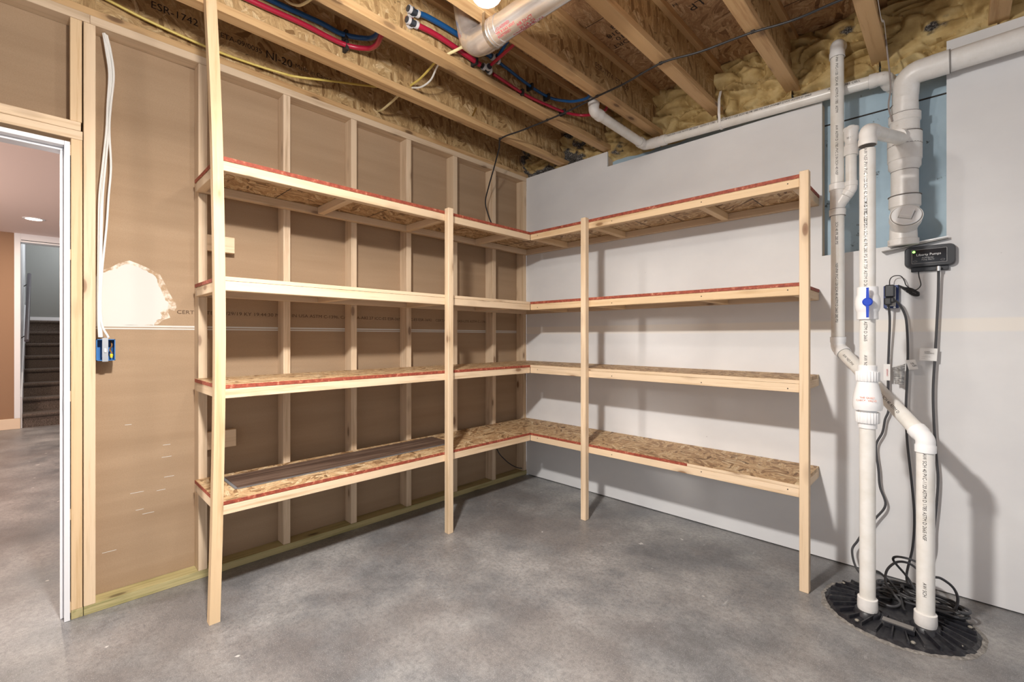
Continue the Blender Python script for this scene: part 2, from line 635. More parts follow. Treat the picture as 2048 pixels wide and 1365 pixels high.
def elbow(parent, a, b, c, r, m=FIT, bend=None, arm=None):
    """elbow fitting at b between the directions of a and c"""
    a, b, c = Vector(a), Vector(b), Vector(c)
    bend = bend or r * 2.0
    u = (a - b).normalized(); w_ = (c - b).normalized()
    ang = u.angle(w_)
    t = bend / math.tan(ang / 2)
    L = t + (arm or r * .95)
    path = [b + u * L, b + u * (t + .001)] + fillet([b + u * (t + .002), b, b + w_ * (t + .002)], bend, 10)[1:-1] + [b + w_ * (t + .001), b + w_ * L]
    pts, rs = [], []
    e0, e1 = path[0], path[-1]
    col = r * 1.17; mid = r * 1.08
    pts.append(e0); rs.append(col)
    pts.append(path[1]); rs.append(col)
    pts.append(path[1] + (path[2] - path[1]) * .3); rs.append(mid)
    for p in path[2:-2]:
        pts.append(p); rs.append(mid)
    pts.append(path[-2] + (path[-3] - path[-2]) * .3); rs.append(mid)
    pts.append(path[-2]); rs.append(col)
    pts.append(e1); rs.append(col)
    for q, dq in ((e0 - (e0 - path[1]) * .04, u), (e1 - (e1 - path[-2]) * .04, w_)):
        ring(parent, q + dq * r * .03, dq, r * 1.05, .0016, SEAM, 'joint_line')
    return tube('elbow', pts, rs, m, parent, 28)


def pvc(parent, pts, r, m=PVC, fm=FIT, bend=None, name='pipe'):
    pts = [Vector(p) for p in pts]
    for i in range(len(pts) - 1):
        a, b = pts[i].copy(), pts[i + 1].copy()
        d = (b - a).normalized()
        cut = (bend or r * 2) * .7
        if i > 0: a = a + d * min(cut, (b - a).length * .3)
        if i < len(pts) - 2: b = b - d * min(cut, (b - a).length * .3)
        tube(name, [a, b], r, m, parent, 28)
    for i in range(1, len(pts) - 1):
        elbow(parent, pts[i - 1], pts[i], pts[i + 1], r, fm, bend)


def ring(parent, c, d, r, h, m, name='collar'):
    c = Vector(c); d = Vector(d).normalized()
    return lathe(name, [(-h / 2, r * .98), (-h / 2 + .002, r), (h / 2 - .002, r), (h / 2, r * .98)], c, d, m, parent, 28)


# ------------------------------------------------------------------ floor, ceiling, walls
fl = box('floor', -10.5, 6.5, -8.5, .30, -.10, 0, CONC, None, 0)
tag(fl, 'smooth grey mottled concrete slab floor', 'floor', kind='structure')
ce = box('ceiling', -.25, 6.5, -6.6, .30, 2.94, 2.965, OSB_SUB, None, 0)
tag(ce, 'brown strand board subfloor seen between the ceiling joists', 'ceiling', kind='structure')
text('printing', 'EXPORT\nPS2-10\n03/2018\n03:58', (1.475, -.645, 2.94), (-1, 0, 0), (0, 1, 0), .052, INK, ce, sx=1.05)
text('printing', 'LP', (1.80, -.66, 2.94), (-1, .12, 0), (.12, 1, 0), .075, INK, ce)
text('printing', 'O', (1.98, -.86, 2.94), (-1, 0, 0), (0, 1, 0), .20, INK, ce)
text('printing', 'H', (1.70, -.72, 2.94), (-1, 0, 0), (0, 1, 0), .035, INK, ce)
for (x0, x1, y) in ((.86, 1.19, -.905), (1.25, 1.60, -.885), (1.67, 2.02, -.99), (2.08, 2.43, -.30), (1.25, 1.60, -.28)):
    box('panel_seam', x0, x1, y, y + .0025, 2.9385, 2.941, INK, ce, 0)

wl = prism('wall_left', [(-.102, 0, 0), (-.102, 0, 2.63), (-.102, -5.6, 2.63), (-.102, -5.6, 0), (-.102, -3.76, 0), (-.102, -3.76, 2.07), (-.102, -2.925, 2.07), (-.102, -2.925, 0)],
           (.013, 0, 0), KRAFT)
tag(wl, 'brown paper back of drywall behind the bare wall studs', 'wall', kind='structure')
for z0, z1 in ((1.2545, 1.2610), (1.2655, 1.2745)):
    box('seam_tape', -.0893, -.0875, -2.826, -.038, z0, z1, MUD, wl, 0)
bx = [(-2.828, 1.272), (-2.826, 1.49), (-2.80, 1.512), (-2.765, 1.53), (-2.735, 1.552), (-2.70, 1.567), (-2.672, 1.556), (-2.64, 1.538), (-2.607, 1.517), (-2.592, 1.478),
      (-2.583, 1.445), (-2.572, 1.412), (-2.556, 1.39), (-2.552, 1.365), (-2.562, 1.348), (-2.575, 1.355), (-2.585, 1.335), (-2.578, 1.312), (-2.60, 1.30), (-2.612, 1.278), (-2.65, 1.274), (-2.70, 1.276), (-2.77, 1.272)]
pp = []
for i, (y, z) in enumerate(bx):
    y2, z2 = bx[(i + 1) % len(bx)]
    for k in range(3):
        f = k / 3
        j = .004 if 1 < i < 20 else 0
        pp.append((-.0892, y + (y2 - y) * f + random.uniform(-j, j), z + (z2 - z) * f + random.uniform(-j, j)))
prism('joint_compound', pp, (.0018, 0, 0), MUD, wl)
cy, cz = -2.68, 1.43
pp = []
for i, (y, z) in enumerate(bx):
    k = 1.05 if i < 7 else 1.28
    pp.append((-.0891, max(-2.828, cy + (y - cy) * k + random.uniform(-.006, .006)), cz + (z - cz) * (1.12 if z > cz else .99) + random.uniform(-.003, .003)))
prism('compound_smear', pp, (.0008, 0, 0), MUDS, wl)
text('printing', 'CERTAINTEED  /29/19 KY 19:44:30 MADE IN USA ASTM C-1396, CAN/CSA-A82.27 ICC-ES ESR-3692    ICC-ES ESR-3692    CERTAINTEED EASI-LITE ASTM C-1396',
     (-.0885, -2.52, 1.336), (0, 1, 0), (0, 0, 1), .026, INKB, wl, sx=1.18)
# white chalky scuffs on the paper
for (y, z, L) in ((-2.70, .47, .05), (-2.60, .46, .035), (-2.58, .62, .04), (-2.68, .385, .03), (-2.655, .36, .045), (-2.80, .22, .05), (-2.57, .52, .04), (-2.575, .68, .03), (-2.72, .80, .025)):
    box('scuff', -.0893, -.0884, y, y + L, z, z + .0022, MUD, wl, 0)

wr = prism('wall_right', [(0, .013, .006), (6.2, .013, .006), (6.2, .013, 2.622), (2.698, .013, 2.622), (2.698, .013, 1.688), (2.202, .013, 1.664), (2.202, .013, 2.514), (.833, .013, 2.514), (.833, .013, 2.629), (0, .013, 2.629)],
           (0, -.013, 0), DRY)
tag(wr, 'white unfinished drywall wall with a tall notch behind the pipes', 'wall', kind='structure')
for (x0, x1, z0, z1) in ((2.150, 2.2005, .02, 2.512), (2.7005, 2.75, .02, 2.60), (0.02, .07, .02, 2.6), (.78, .83, 2.2, 2.62), (1.2, 1.25, .02, 2.5)):
    box('furring_strip', x0, x1, .0135, .083, z0, z1, STUD, wr)
box('furring_strip', 2.2005, 2.7005, .0135, .083, 1.60, 1.66, STUD, wr)
ib = box('insulation_board', -.05, 6.2, .0835, .125, 0, 2.66, BLUEI, None, 0)
tag(ib, 'blue foam insulation board showing in the notch behind the pipes', 'insulation')
box('board_joint', .84, 3.4, .0822, .0834, 2.404, 2.412, INK, ib, 0)
for x in (1.02, 1.83, 2.575):
    box('board_joint', x, x + .003, .0824, .0834, 1.4 if x > 2 else 2.4, 2.53, mat('seam_shadow', (.12, .2, .27), .8), ib, 0)

# ledge board across the lower right of the notch
t = thing('ledge_board', (2.46, -.02, 1.65), 'thin grey board sticking out under the thick white drain stack', 'board')
prism('board', [(2.462, .08, 1.650), (2.705, .08, 1.683), (2.705, -.030, 1.683), (2.462, -.055, 1.645)], (0, 0, .004), mat('grey_board', (.45, .44, .42), .7), t, .001)
prism('metal_strip', [(2.57, -.034, 1.672), (2.705, -.031, 1.688), (2.705, -.031, 1.694), (2.57, -.034, 1.678)], (0, .006, 0), mat('dull_strip', (.6, .6, .6), .4, .6), t, 0)

# ------------------------------------------------------------------ hallway beyond the door
h = box('ceiling', -6.35, -.12, -8.4, 2.0, 2.60, 2.62, HCEIL, None, 0); tag(h, 'smooth pinkish ceiling of the hallway beyond the doorway', 'ceiling', kind='structure')
h = box('wall_hall', -6.35, -6.2, -8.4, -3.235, 0, 2.60, TAN, None, 0); tag(h, 'tan painted far wall of the hallway left of the stairs', 'wall', kind='structure')
h = box('wall_stairwell', -10.2, -6.2, -3.232, -3.205, 0, 3.6, WHITE, None, 0); tag(h, 'white side wall of the stairwell', 'wall', kind='structure')
box('skirt_board', -8.35, -6.2, -3.2049, -3.19, 0.0, .001, WHITE, h, 0)
prism('skirt_board', [(-6.2, -3.2045, 0), (-6.2, -3.2045, .42), (-8.10, -3.2045, 1.74), (-8.10, -3.2045, 1.3)], (0, .014, 0), WHITE, h)
h = box('wall_stairwell', -10.2, -6.2, -2.1, -2.0, 0, 3.6, GREYW, None, 0); tag(h, 'grey side wall of the stairwell on the far side', 'wall', kind='structure')
h = box('wall_hall', -6.35, -6.2, -2.0, 2.0, 0, 2.6, TAN, None, 0); tag(h, 'tan painted hallway wall to the right of the stairs', 'wall', kind='structure')
h = box('wall_landing', -8.55, -8.42, -3.2, -2.1, 1.3, 3.6, GREYW, None, 0); tag(h, 'grey wall at the head of the stairs', 'wall', kind='structure')
box('landing_baseboard', -8.42, -8.40, -3.2, -2.1, 1.497, 1.56, WHITE, h, 0)
h = box('trim_1', -6.36, -6.18, -3.205, -2.0, 2.485, 2.60, WHITE, None, .003); tag(h, 'white painted header across the stair opening', 'trim', kind='structure')
box('shadow_gap', -6.179, -6.1785, -3.2, -2.0, 2.508, 2.516, INK, h, 0)
h = box('trim_2', -6.20, -6.18, -3.262, -3.205, 0.14, 2.60, WHITE, None, .003); tag(h, 'white casing up the left side of the stair opening', 'trim', kind='structure')
h = box('baseboard_hall', -6.198, -6.182, -8.4, -3.205, 0, .14, CREAM, None, .003); tag(h, 'cream baseboard along the tan hallway wall', 'baseboard', kind='structure')
h = box('ceiling', -10.2, -6.36, -3.2, -2.0, 3.6, 3.62, GREYW, None, 0); tag(h, 'ceiling above the stairwell', 'ceiling', kind='structure')
st = thing('staircase', (-6.2, -2.65, 0), 'straight flight of stairs in dark brown carpet beyond the doorway', 'stairs')
RISE, RUN = .187, .27
NOSE = mat('pale_nosing', (.30, .26, .24), .8)
for k in range(8):
    x1 = -6.2 - RUN * k
    bm = bmesh.new()
    prof = [(x1 - .02, 0.0 if k == 0 else RISE * k - .002), (x1 - .02, RISE * (k + 1) - .055), (x1 + .004, RISE * (k + 1) - .045), (x1 + .014, RISE * (k + 1) - .022), (x1 + .006, RISE * (k + 1) - .003),
            (x1 - .008, RISE * (k + 1)), (x1 - RUN - .02 if k < 7 else -8.42, RISE * (k + 1)), (x1 - RUN - .02 if k < 7 else -8.42, 0.0 if k == 0 else RISE * k - .002)]
    a = [bm.verts.new((x, -3.19, z)) for x, z in prof]
    b = [bm.verts.new((x, -2.101, z)) for x, z in prof]
    bm.faces.new(a); bm.faces.new(b[::-1])
    for i in range(len(prof)):
        bm.faces.new((a[i], a[(i + 1) % len(prof)], b[(i + 1) % len(prof)], b[i]))
    fin('step', bm, CARPET, st)
t = thing('handrail', (-6.3, -3.16, 1.2), 'dark grey handrail climbing the white stairwell wall', 'handrail')
tube('rail', [(-6.25, -3.150, 1.17), (-7.75, -3.150, 2.21)], .024, RAIL, t, 14)
for x in (-6.4, -7.55):
    zz = 1.17 + (-6.25 - x) * .693
    tube('bracket', [(x, -3.206, zz - .07), (x, -3.150, zz - .02)], .006, INK, t, 8)
t = thing('recessed_light', (-4.98, -3.07, 2.6), 'small round recessed light glowing in the hallway ceiling', 'ceiling light')
lathe('trim_ring', [(0, .095), (.004, .092), (.006, .075)], (-4.98, -3.07, 2.6), (0, 0, -1), PETALW, t)
lathe('lens', [(0, .072), (.0065, .07)], (-4.98, -3.07, 2.5995), (0, 0, -1), CANGLOW, t)

# ------------------------------------------------------------------ left wall framing
ys = [0, .375, .7825, 1.194, 1.599, 2.003, 2.407]
where = ['in the room corner against the white wall', 'behind the hanging black cable, second from the corner', 'third from the room corner', 'fourth from the room corner',
         'fifth from the room corner', 'sixth from the room corner', 'right behind the tall post that reaches the ceiling']
for y, wtx in zip(ys, where):
    o = box('wall_stud', -.088, 0, -y - .038, -y, .0385, 2.5965, STUD)
    tag(o, 'bare pine wall stud ' + wtx, 'stud', 'bare studs of the left wall')
o = box('wall_stud', -.088, .001, -2.866, -2.827, .0385, 2.5965, PINE)
tag(o, 'full height pine stud beside the doorway with the blue box on it', 'stud')
o = box('wall_stud', -.088, .002, -2.9055, -2.8695, .0385, 2.0735, WARM)
tag(o, 'shorter pine stud holding up the header at the doorway', 'stud')
o = box('wall_stud', -.088, .000, -2.908, -2.871, 2.1515, 2.5965, WARM)
tag(o, 'short pine stud standing on the header above the doorway corner', 'stud')
for z0, z1, y1, s_ in ((2.074, 2.112, -2.869, 'lower flat pine board over the doorway, resting on the short stud'), (2.113, 2.151, -2.8745, 'upper flat pine board over the doorway')):
    o = box('door_header', -.088, .003, -3.83, y1, z0, z1, PINE)
    tag(o, s_, 'header')
o = box('top_plate', -.088, .002, -2.845, 0, 2.597, 2.635, STUD); tag(o, 'pine top plate along the head of the left stud wall', 'plate')
o = box('top_plate', -.088, .002, -5.5, -2.8455, 2.597, 2.635, STUD); tag(o, 'pine top plate above the doorway at the left edge', 'plate')
o = box('bottom_plate', -.088, .003, -2.866, -.0, 0, .038, TREATED); tag(o, 'greenish treated bottom plate along the floor under the studs', 'plate')
o = box('bottom_plate', -.088, .003, -2.9055, -2.868, 0, .038, TREATED); tag(o, 'short stub of greenish plate under the doorway stud', 'plate')
o = box('blocking', -.075, -.035, -2.4065, -2.275, 1.665, 1.748, PINE); tag(o, 'short pine block nailed to the stud under the top shelf by the tall post', 'block')
o = box('blocking', -.075, -.035, -2.4065, -2.268, .634, .725, PINE); tag(o, 'short pine block nailed to the stud low down, above the bottom shelf', 'block')

# door frame
d = thing('door_1', (-.04, -2.93, 0), None, None); d['kind'] = 'structure'; d['label'] = 'white painted door frame at the left edge'; d['category'] = 'door frame'
JX0, JX1 = -.112, .008
box('jamb', JX0, JX1, -2.9265, -2.9085, 0.001, 2.055, WHITE, d, .001)
box('jamb', JX0, JX1, -3.79, -3.772, 0.001, 2.055, WHITE, d, .001)
box('head', JX0, JX1, -3.7715, -2.927, 2.036, 2.055, WHITE, d, .001)
box('door_stop', JX0 + .01, -.035, -2.938, -2.927, 0.001, 2.024, WHITE, d, .001)
box('door_stop', JX0 + .01, -.035, -3.7715, -2.9275, 2.0245, 2.0355, WHITE, d, .001)
box('casing', -.128, -.1125, -2.925, -2.85, .0, 2.12, WHITE, d, .001)
box('strike_plate', -.030, -.006, -2.9285, -2.927, .90, .965, STEEL, d, 0)
for z in (.03, .43, .94, 1.55, 2.0):
    box('shim', -.06, -.002, -2.908, -2.906, z - .0, z + .045, WARM, d, 0)

# ------------------------------------------------------------------ ceiling joists
jx = [-.053, .400, .822, 1.2195, 1.637, 2.055, 2.448, 2.868, 3.28, 3.70, 4.12]
jl = ['just above the left stud wall', 'where the tall post ends, first out from the left wall', 'carrying the red and blue tubes', 'that the silver duct elbow passes under, left of the printed panel',
      'right of the printed panel', 'with a white strap hanging beside its right face', 'above the thick white elbow', 'at the top right edge, deep in yellow foam', 'outside the light, first beyond the right edge', 'second beyond the right edge', 'third beyond the right edge']
for i, (x, tx) in enumerate(zip(jx, jl)):
    if i > 7: break
    y1 = .075
    t = thing('ceiling_joist', (x, -3, 2.64), 'wooden I-joist ' + tx, 'joist', 'I-joists across the ceiling')
    box('bottom_flange', x - .033, x + .033, -6.4, y1, 2.640, 2.678, JWOOD, t, .002)
    box('top_flange', x - .033, x + .033, -6.4, y1, 2.902, 2.9395, JWOOD, t, .002)
    wb = box('web', x - .005, x + .005, -6.4, y1, 2.6785, 2.9015, OSB_WEB, t, 0)
    if i == 0:
        text('printing', 'ESR-1742', (x + .005, -2.63, 2.805), (0, 1, 0), (0, 0, 1), .05, INK, t)
        text('printing', 'ETA-09/0035', (x + .005, -2.34, 2.80), (0, 1, 0), (0, 0, 1), .038, INK, t)
        text('printing', 'NI-20', (x + .005, -2.12, 2.79), (0, 1, 0), (0, 0, 1), .062, INK, t)
        text('printing', 'Made in Canada', (x + .005, -1.96, 2.80), (0, 1, 0), (0, 0, 1), .036, INK, t)
    if i == 1:
        prism('slot', [(x + .0052, -.99, 2.700), (x + .0052, -.975, 2.70), (x + .0052, -.94, 2.772), (x + .0052, -.955, 2.772)], (.0006, 0, 0), mat('gouge', (.22, .11, .02), .9), t)
    if i == 3:
        text('printing', 'ESR-1774  ETA-09', (x + .005, -.75, 2.79), (0, 1, 0), (0, 0, 1), .05, INKB, t)

# spray foam on the rim, one mass
bm = bmesh.new()
xs_all = [(-.01, .362), (.438, .784), (.860, 1.182), (1.257, 1.599), (1.675, 2.017), (2.093, 2.410), (2.486, 2.830), (2.906, 3.24)]
for bi, (xa, xb) in enumerate(xs_all):
    NU, NV = 64, 46
    grid = []
    thick = [.0, .01, .02, .015, .03, .05, .075, .06][bi]
    for j in range(NV + 1):
        row = []
        for i in range(NU + 1):
            u = i / NU; v = j / NV
            z = 2.940 - v * (.405 if bi < 2 else .365)
            x = xa - .034 + (xb - xa + .068) * u
            edge = abs(2 * u - 1)
            y = .062 - thick * math.sin(PI * min(1, v * 1.15)) + .02 * v
            p = Vector((x * 7.0, bi * 3.1, z * 13))
            f1 = noise.voronoi(p + Vector((noise.noise(p * .8) * .9, 0, noise.noise(p * .7 + Vector((5, 5, 5))) * .9)))[0]
            lump = min(1.0, (f1[1] - f1[0]) * 1.9) ** .55
            y -= .075 * lump + .020 * noise.noise(p * 2.3) + .018 * noise.noise(p * .5) + .05 * max(0, edge - .86) / .14 * .5
            if v > .93: y += (v - .93) * .9
            if v > .9: z += .02 * noise.noise(Vector((x * 9, 4.2, 0)))
            if z < 2.70: y = max(y, .018 + .01 * noise.noise(p))
            y = min(y, .082)
            row.append(bm.verts.new((x, y, z)))
        grid.append(row)
    for j in range(NV):
        for i in range(NU):
            bm.faces.new((grid[j][i], grid[j][i + 1], grid[j + 1][i + 1], grid[j + 1][i]))
fo = fin('spray_foam', bm, FOAM, None, 80)
tag(fo, 'yellow-brown spray foam filling the joist ends above the white wall', 'insulation foam', kind='stuff')

# ------------------------------------------------------------------ shelving
LV = [(.443, .485, .503), (.949, .991, 1.010), (1.420, 1.463, 1.482), (1.942, 1.984, 2.004)]
lname = ['bottom', 'second', 'third', 'top']
L = thing('storage_shelves', (.24, -1.24, 0), 'four-tier pine and strand board shelving along the bare stud wall', 'shelving')
R_ = thing('storage_shelves', (1.32, -.24, 0), 'four-tier pine and strand board shelving along the white wall', 'shelving')
# left posts
bm = bmesh.new()
ring_prev = None
zz = [0, .5, 1.2, 1.9, 2.3, 2.665]
off = [0, .012, .021, .013, .002, -.014]
for z, o_ in zip(catmull([(0, 0, z) for z in zz], 4), catmull([(o, 0, 0) for o in off], 4)):
    z = z.z; o_ = o_.x
    r4 = [bm.verts.new((x, y + o_, z)) for x, y in ((.435, -2.501), (.475, -2.501), (.475, -2.461), (.435, -2.461))]
    if ring_prev:
        for i in range(4):
            bm.faces.new((ring_prev[i], ring_prev[(i + 1) % 4], r4[(i + 1) % 4], r4[i]))
    else:
        bm.faces.new(r4[::-1])
    ring_prev = r4
bm.faces.new(ring_prev)
tag(fin('post', bm, WARM['z'], L), 'slightly bowed post running up to the ceiling joist')
box('post', .4505, .4895, -1.249, -1.210, 0, 2.018, PINE, L, .002)
box('post', .936, .975, -.4895, -.4505, 0, 2.012, PINE, R_, .002)
box('post', 2.1915, 2.2305, -.4640, -.4250, 0, 2.012, PINE, R_, .002)
for k, (z0, z1, z2) in enumerate(LV):
    # left run: boards (two panels), rails, cross pieces
    bm = bmesh.new()
    abox(bm, .001, .4485, -2.459, -1.222, z1 + .0005, z2)
    abox(bm, .001, .4485, -1.220, -.001, z1 + .0005, z2)
    sh = fin('shelf', bm, OSB_TOP, L, None, .001)
    sh['label'] = lname[k] + ' shelf board'
    box('front_rail', .409, .4495, -2.459, -.4505, z0, z1, PINE, sh, .002)
    box('back_rail', .002, .040, -2.4585, -.0415, z0, z1, STUD, sh, .002)
    box('end_rail', .002, .4085, -2.4595, -2.4200, z0, z1, PINE, sh, .002) if False else box('end_rail', .0405, .4085, -2.4595, -2.4215, z0, z1, PINE, sh, .002)
    for y in ((-2.10, -1.55, -.93, -.30) if k == 3 else ()):
        box('sheet_mark', .041, .408, y, y + .004, z1 - .0004, z1 + .0004, INK, sh, 0)
    for y in (-1.845, -1.243, -.619):
        box('crosspiece', .0405, .4085, y - .019, y + .019, z0 + .001, z1, PINE, sh, .002)
    if k != 2:
        box('painted_edge', .4487, .4502, -2.459, -.4505, z1 + .0015, z2 - .001, RED, sh, 0)
    else:
        box('raw_edge', .4487, .4502, -2.459, -.4505, z1 + .0015, z2 - .0005, PINE, sh, 0)
    box('painted_edge', .002, .449, -2.4612, -2.4594, z1 + .0015, z2 - .001, RED, sh, 0)
    # right run
    bm = bmesh.new()
    abox(bm, .4505, 1.278, -.4485, -.001, z1 + .0005, z2)
    abox(bm, 1.280, 2.1885, -.4485, -.001, z1 + .0005, z2)
    sh = fin('shelf', bm, OSB_TOP, R_, None, .001)
    sh['label'] = lname[k] + ' shelf board'
    fm = WARM if k >= 2 else PINE
    box('front_rail', .4505, 2.1890, -.4495, -.409, z0, z1, fm, sh, .002)
    box('back_rail', .002, 2.1890, -.040, -.002, z0, z1, STUD, sh, .002)
    box('end_rail', 2.1515, 2.1890, -.4085, -.0405, z0, z1, PINE, sh, .002)
    for x in (.47, .994, 1.704):
        box('crosspiece', x - .019, x + .019, -.4085, -.0405, z0 + .001, z1, fm, sh, .002)
    if k != 1:
        if k == 0:
            box('raw_edge', 1.6405, 2.1888, -.4502, -.4487, z1 + .0015, z2 - .0005, PINE, sh, 0)
        box('painted_edge', .4503, 2.1888 if k else 1.640, -.4502, -.4487, z1 + .0015, z2 - .001, RED, sh, 0)
    else:
        box('raw_edge', .4503, 2.1888, -.4502, -.4487, z1 + .0015, z2 - .0005, PINE, sh, 0)
    if k >= 2:
        box('painted_edge', 2.1885, 2.1902, -.449, -.002, z1 + .0015, z2 - .001, RED, sh, 0)
    if k == 3:
        for x in (.80, 1.21, 1.44, 1.92):
            box('sheet_mark', x, x + .004, -.408, -.041, z1 - .0004, z1 + .0004, INK, sh, 0)
    # screws
    for x in (.52, 1.15, 1.72, 2.14):
        lathe('screw', [(0, .0032), (.0008, .0028)], (x, -.4496, (z0 + z1) / 2 + random.uniform(-.008, .008)), (0, -1, 0), INK, sh, 8)
t = thing('laminate_plank', (.2, -1.72, .503), 'dark walnut laminate flooring plank lying on the bottom shelf', 'plank')
bm = bmesh.new()
q = [(.085, -2.352), (.312, -2.352), (.300, -1.072), (.073, -1.072)]
a = [bm.verts.new((x, y, .505)) for x, y in q]; b = [bm.verts.new((x, y, .5125)) for x, y in q]
bm.faces.new(a[::-1]); bm.faces.new(b)
for i in range(4): bm.faces.new((a[i], a[(i + 1) % 4], b[(i + 1) % 4], b[i]))
fin('board', bm, LAM, t)
prism('locking_tongue', [(.312, -2.352, .5045), (.318, -2.352, .5045), (.306, -1.072, .5045), (.300, -1.072, .5045)], (0, 0, .0035), mat('plank_core', (.16, .16, .165), .6), t)
prism('locking_tongue', [(.085, -2.352, .5045), (.312, -2.352, .5045), (.312, -2.364, .5045), (.085, -2.364, .5045)], (0, 0, .0035), mat('plank_core', (.16, .16, .165), .6), t)

# ------------------------------------------------------------------ cables on the left
t = thing('electrical_cable', (-.03, -2.79, 1.2), 'bundle of white cables hanging beside the doorway stud', 'cable')
base = [(-2.793, 2.592), (-2.782, 2.52), (-2.772, 2.414), (-2.780, 2.273), (-2.784, 2.159), (-2.794, 1.997), (-2.803, 1.859), (-2.807, 1.723), (-2.811, 1.475), (-2.811, 1.300), (-2.806, 1.217)]
for k in range(4):
    pts = []
    for i, (y, z) in enumerate(base):
        f = math.sin(PI * i / (len(base) - 1))
        pts.append((-.035 + .006 * math.sin(k * 1.7 + i * .8), y + (k - 1.5) * .0045 * (1 + .3 * math.sin(i * 1.3 + k * 2)) + (.014 * f if (k == 3 and 4 < i < 8) else 0), z))
    if k == 3:
        pts[-2] = (-.035, -2.806, 1.29); pts[-1] = (-.03, -2.782, 1.215)
    tube('strand', catmull(pts, 6), .0042, WCAB, t, 8)
t = thing('switch_box', (0, -2.79, 1.16), 'open blue electrical box with a light switch on the doorway stud', 'electrical box')
bm = bmesh.new()
y0, y1, z0, z1, xb, xf = -2.8255, -2.762, 1.112, 1.208, -.052, .010
for a_ in ((xb, xb + .003, y0, y1, z0, z1), (xb, xf, y0, y0 + .003, z0, z1), (xb, xf, y1 - .003, y1, z0, z1), (xb, xf, y0, y1, z0, z0 + .003), (xb, xf, y0, y1, z1 - .003, z1)):
    abox(bm, *a_)
fin('box', bm, BLUEP, t)
box('switch_body', -.02, .010, -2.806, -2.786, 1.128, 1.192, mat('switch_grey', (.62, .62, .62), .4), t)
box('mounting_strap', .010, .0115, -2.806, -2.786, 1.108, 1.214, STEEL, t, 0)
box('toggle', .0115, .020, -2.800, -2.792, 1.150, 1.166, mat('switch_ivory', (.85, .85, .82), .3), t, .001)
tube('loose_wires', catmull([(-.03, -2.775, 1.2), (-.01, -2.772, 1.18), (-.02, -2.778, 1.16), (-.005, -2.773, 1.145), (-.02, -2.776, 1.13)], 6), .003, mat('copper_wire', (.55, .28, .10), .4, .6), t, 6)
lathe('wire_nut', [(0, .003), (.004, .0065), (.018, .004)], (-.005, -2.774, 1.142), (0, 0, -1), mat('yellow_nut', (.70, .62, .05), .5), t, 10)

t = thing('coax_cable', (1.4, -.7, 2.63), 'thin black cable strung under the joists and down behind the shelves', 'cable')
pts = [(3.4, -.60, 2.634), (2.9, -.64, 2.632), (2.42, -.657, 2.632), (2.22, -.685, 2.615), (2.043, -.697, 2.632), (1.83, -.74, 2.62), (1.642, -.766, 2.632), (1.42, -.75, 2.62), (1.239, -.722, 2.632), (1.05, -.72, 2.622), (.84, -.70, 2.632),
       (.62, -.72, 2.625), (.416, -.719, 2.632), (.33, -.66, 2.60), (.22, -.60, 2.52), (.10, -.55, 2.40), (.03, -.52, 2.30), (.014, -.47, 2.20), (.010, -.435, 2.15)]
tube('cable', catmull(pts, 8), .0052, BLK, t, 10)
tube('cable', catmull([(-.02, -.36, 2.14), (-.045, -.355, 1.6), (-.045, -.352, .9), (-.045, -.35, .40), (-.03, -.325, .26), (-.005, -.259, .174), (.004, -.19, .12), (.003, -.117, .082), (-.01, -.05, .06)], 8), .0042, BLK, t, 10)
for x, y in ((2.448, -.657), (2.055, -.697), (1.637, -.766), (1.2195, -.722), (.822, -.70), (.400, -.719)):
    box('cable_clip', x - .008, x + .008, y - .004, y + .004, 2.626, 2.640, INK, t, 0)

def wire(name, pts, r, m, label, cat='cable', n=8):
    o = tube(name, catmull(pts, n), r, m, None, 8)
    tag(o, label, cat)
    return o
wire('electrical_cable', [(-.043, -3.3, 2.80), (-.035, -2.95, 2.765), (-.02, -2.803, 2.745), (-.012, -2.635, 2.716), (-.010, -2.391, 2.698), (-.014, -2.206, 2.704), (.02, -2.05, 2.700), (.06, -1.99, 2.690), (.10, -1.82, 2.720), (.12, -1.458, 2.814), (.14, -1.40, 2.84)], .0062, YEL,
     'yellow cable lying along the joist above the stud wall')
wire('electrical_cable', [(-.047, -1.425, 2.733), (.05, -1.45, 2.70), (.2, -1.47, 2.690), (.36, -1.49, 2.69), (.394, -1.49, 2.70)], .007, YELP, 'pale yellow cable crossing the bay nearest the left wall')
wire('electrical_cable', [(.4065, -1.466, 2.715), (.52, -1.478, 2.705), (.66, -1.505, 2.70), (.816, -1.53, 2.715)], .0062, YEL, 'deep yellow cable crossing the second joist bay beside a white one')
wire('electrical_cable', [(.4065, -1.455, 2.705), (.50, -1.455, 2.675), (.60, -1.46, 2.675), (.70, -1.49, 2.695), (.816, -1.515, 2.712)], .0052, WCAB, 'white cable crossing the second joist bay beside a yellow one')
wire('electrical_cable', [(.8285, -1.520, 2.692), (.93, -1.49, 2.705), (1.05, -1.455, 2.725), (1.213, -1.42, 2.75)], .0075, YELP, 'pale yellow cable running to the silver duct elbow')
wire('electrical_cable', [(.4065, -2.21, 2.86), (.50, -2.17, 2.78), (.60, -2.145, 2.755), (.816, -2.10, 2.78)], .006, YELP, 'pale cable high in the bay above the first blue tube')

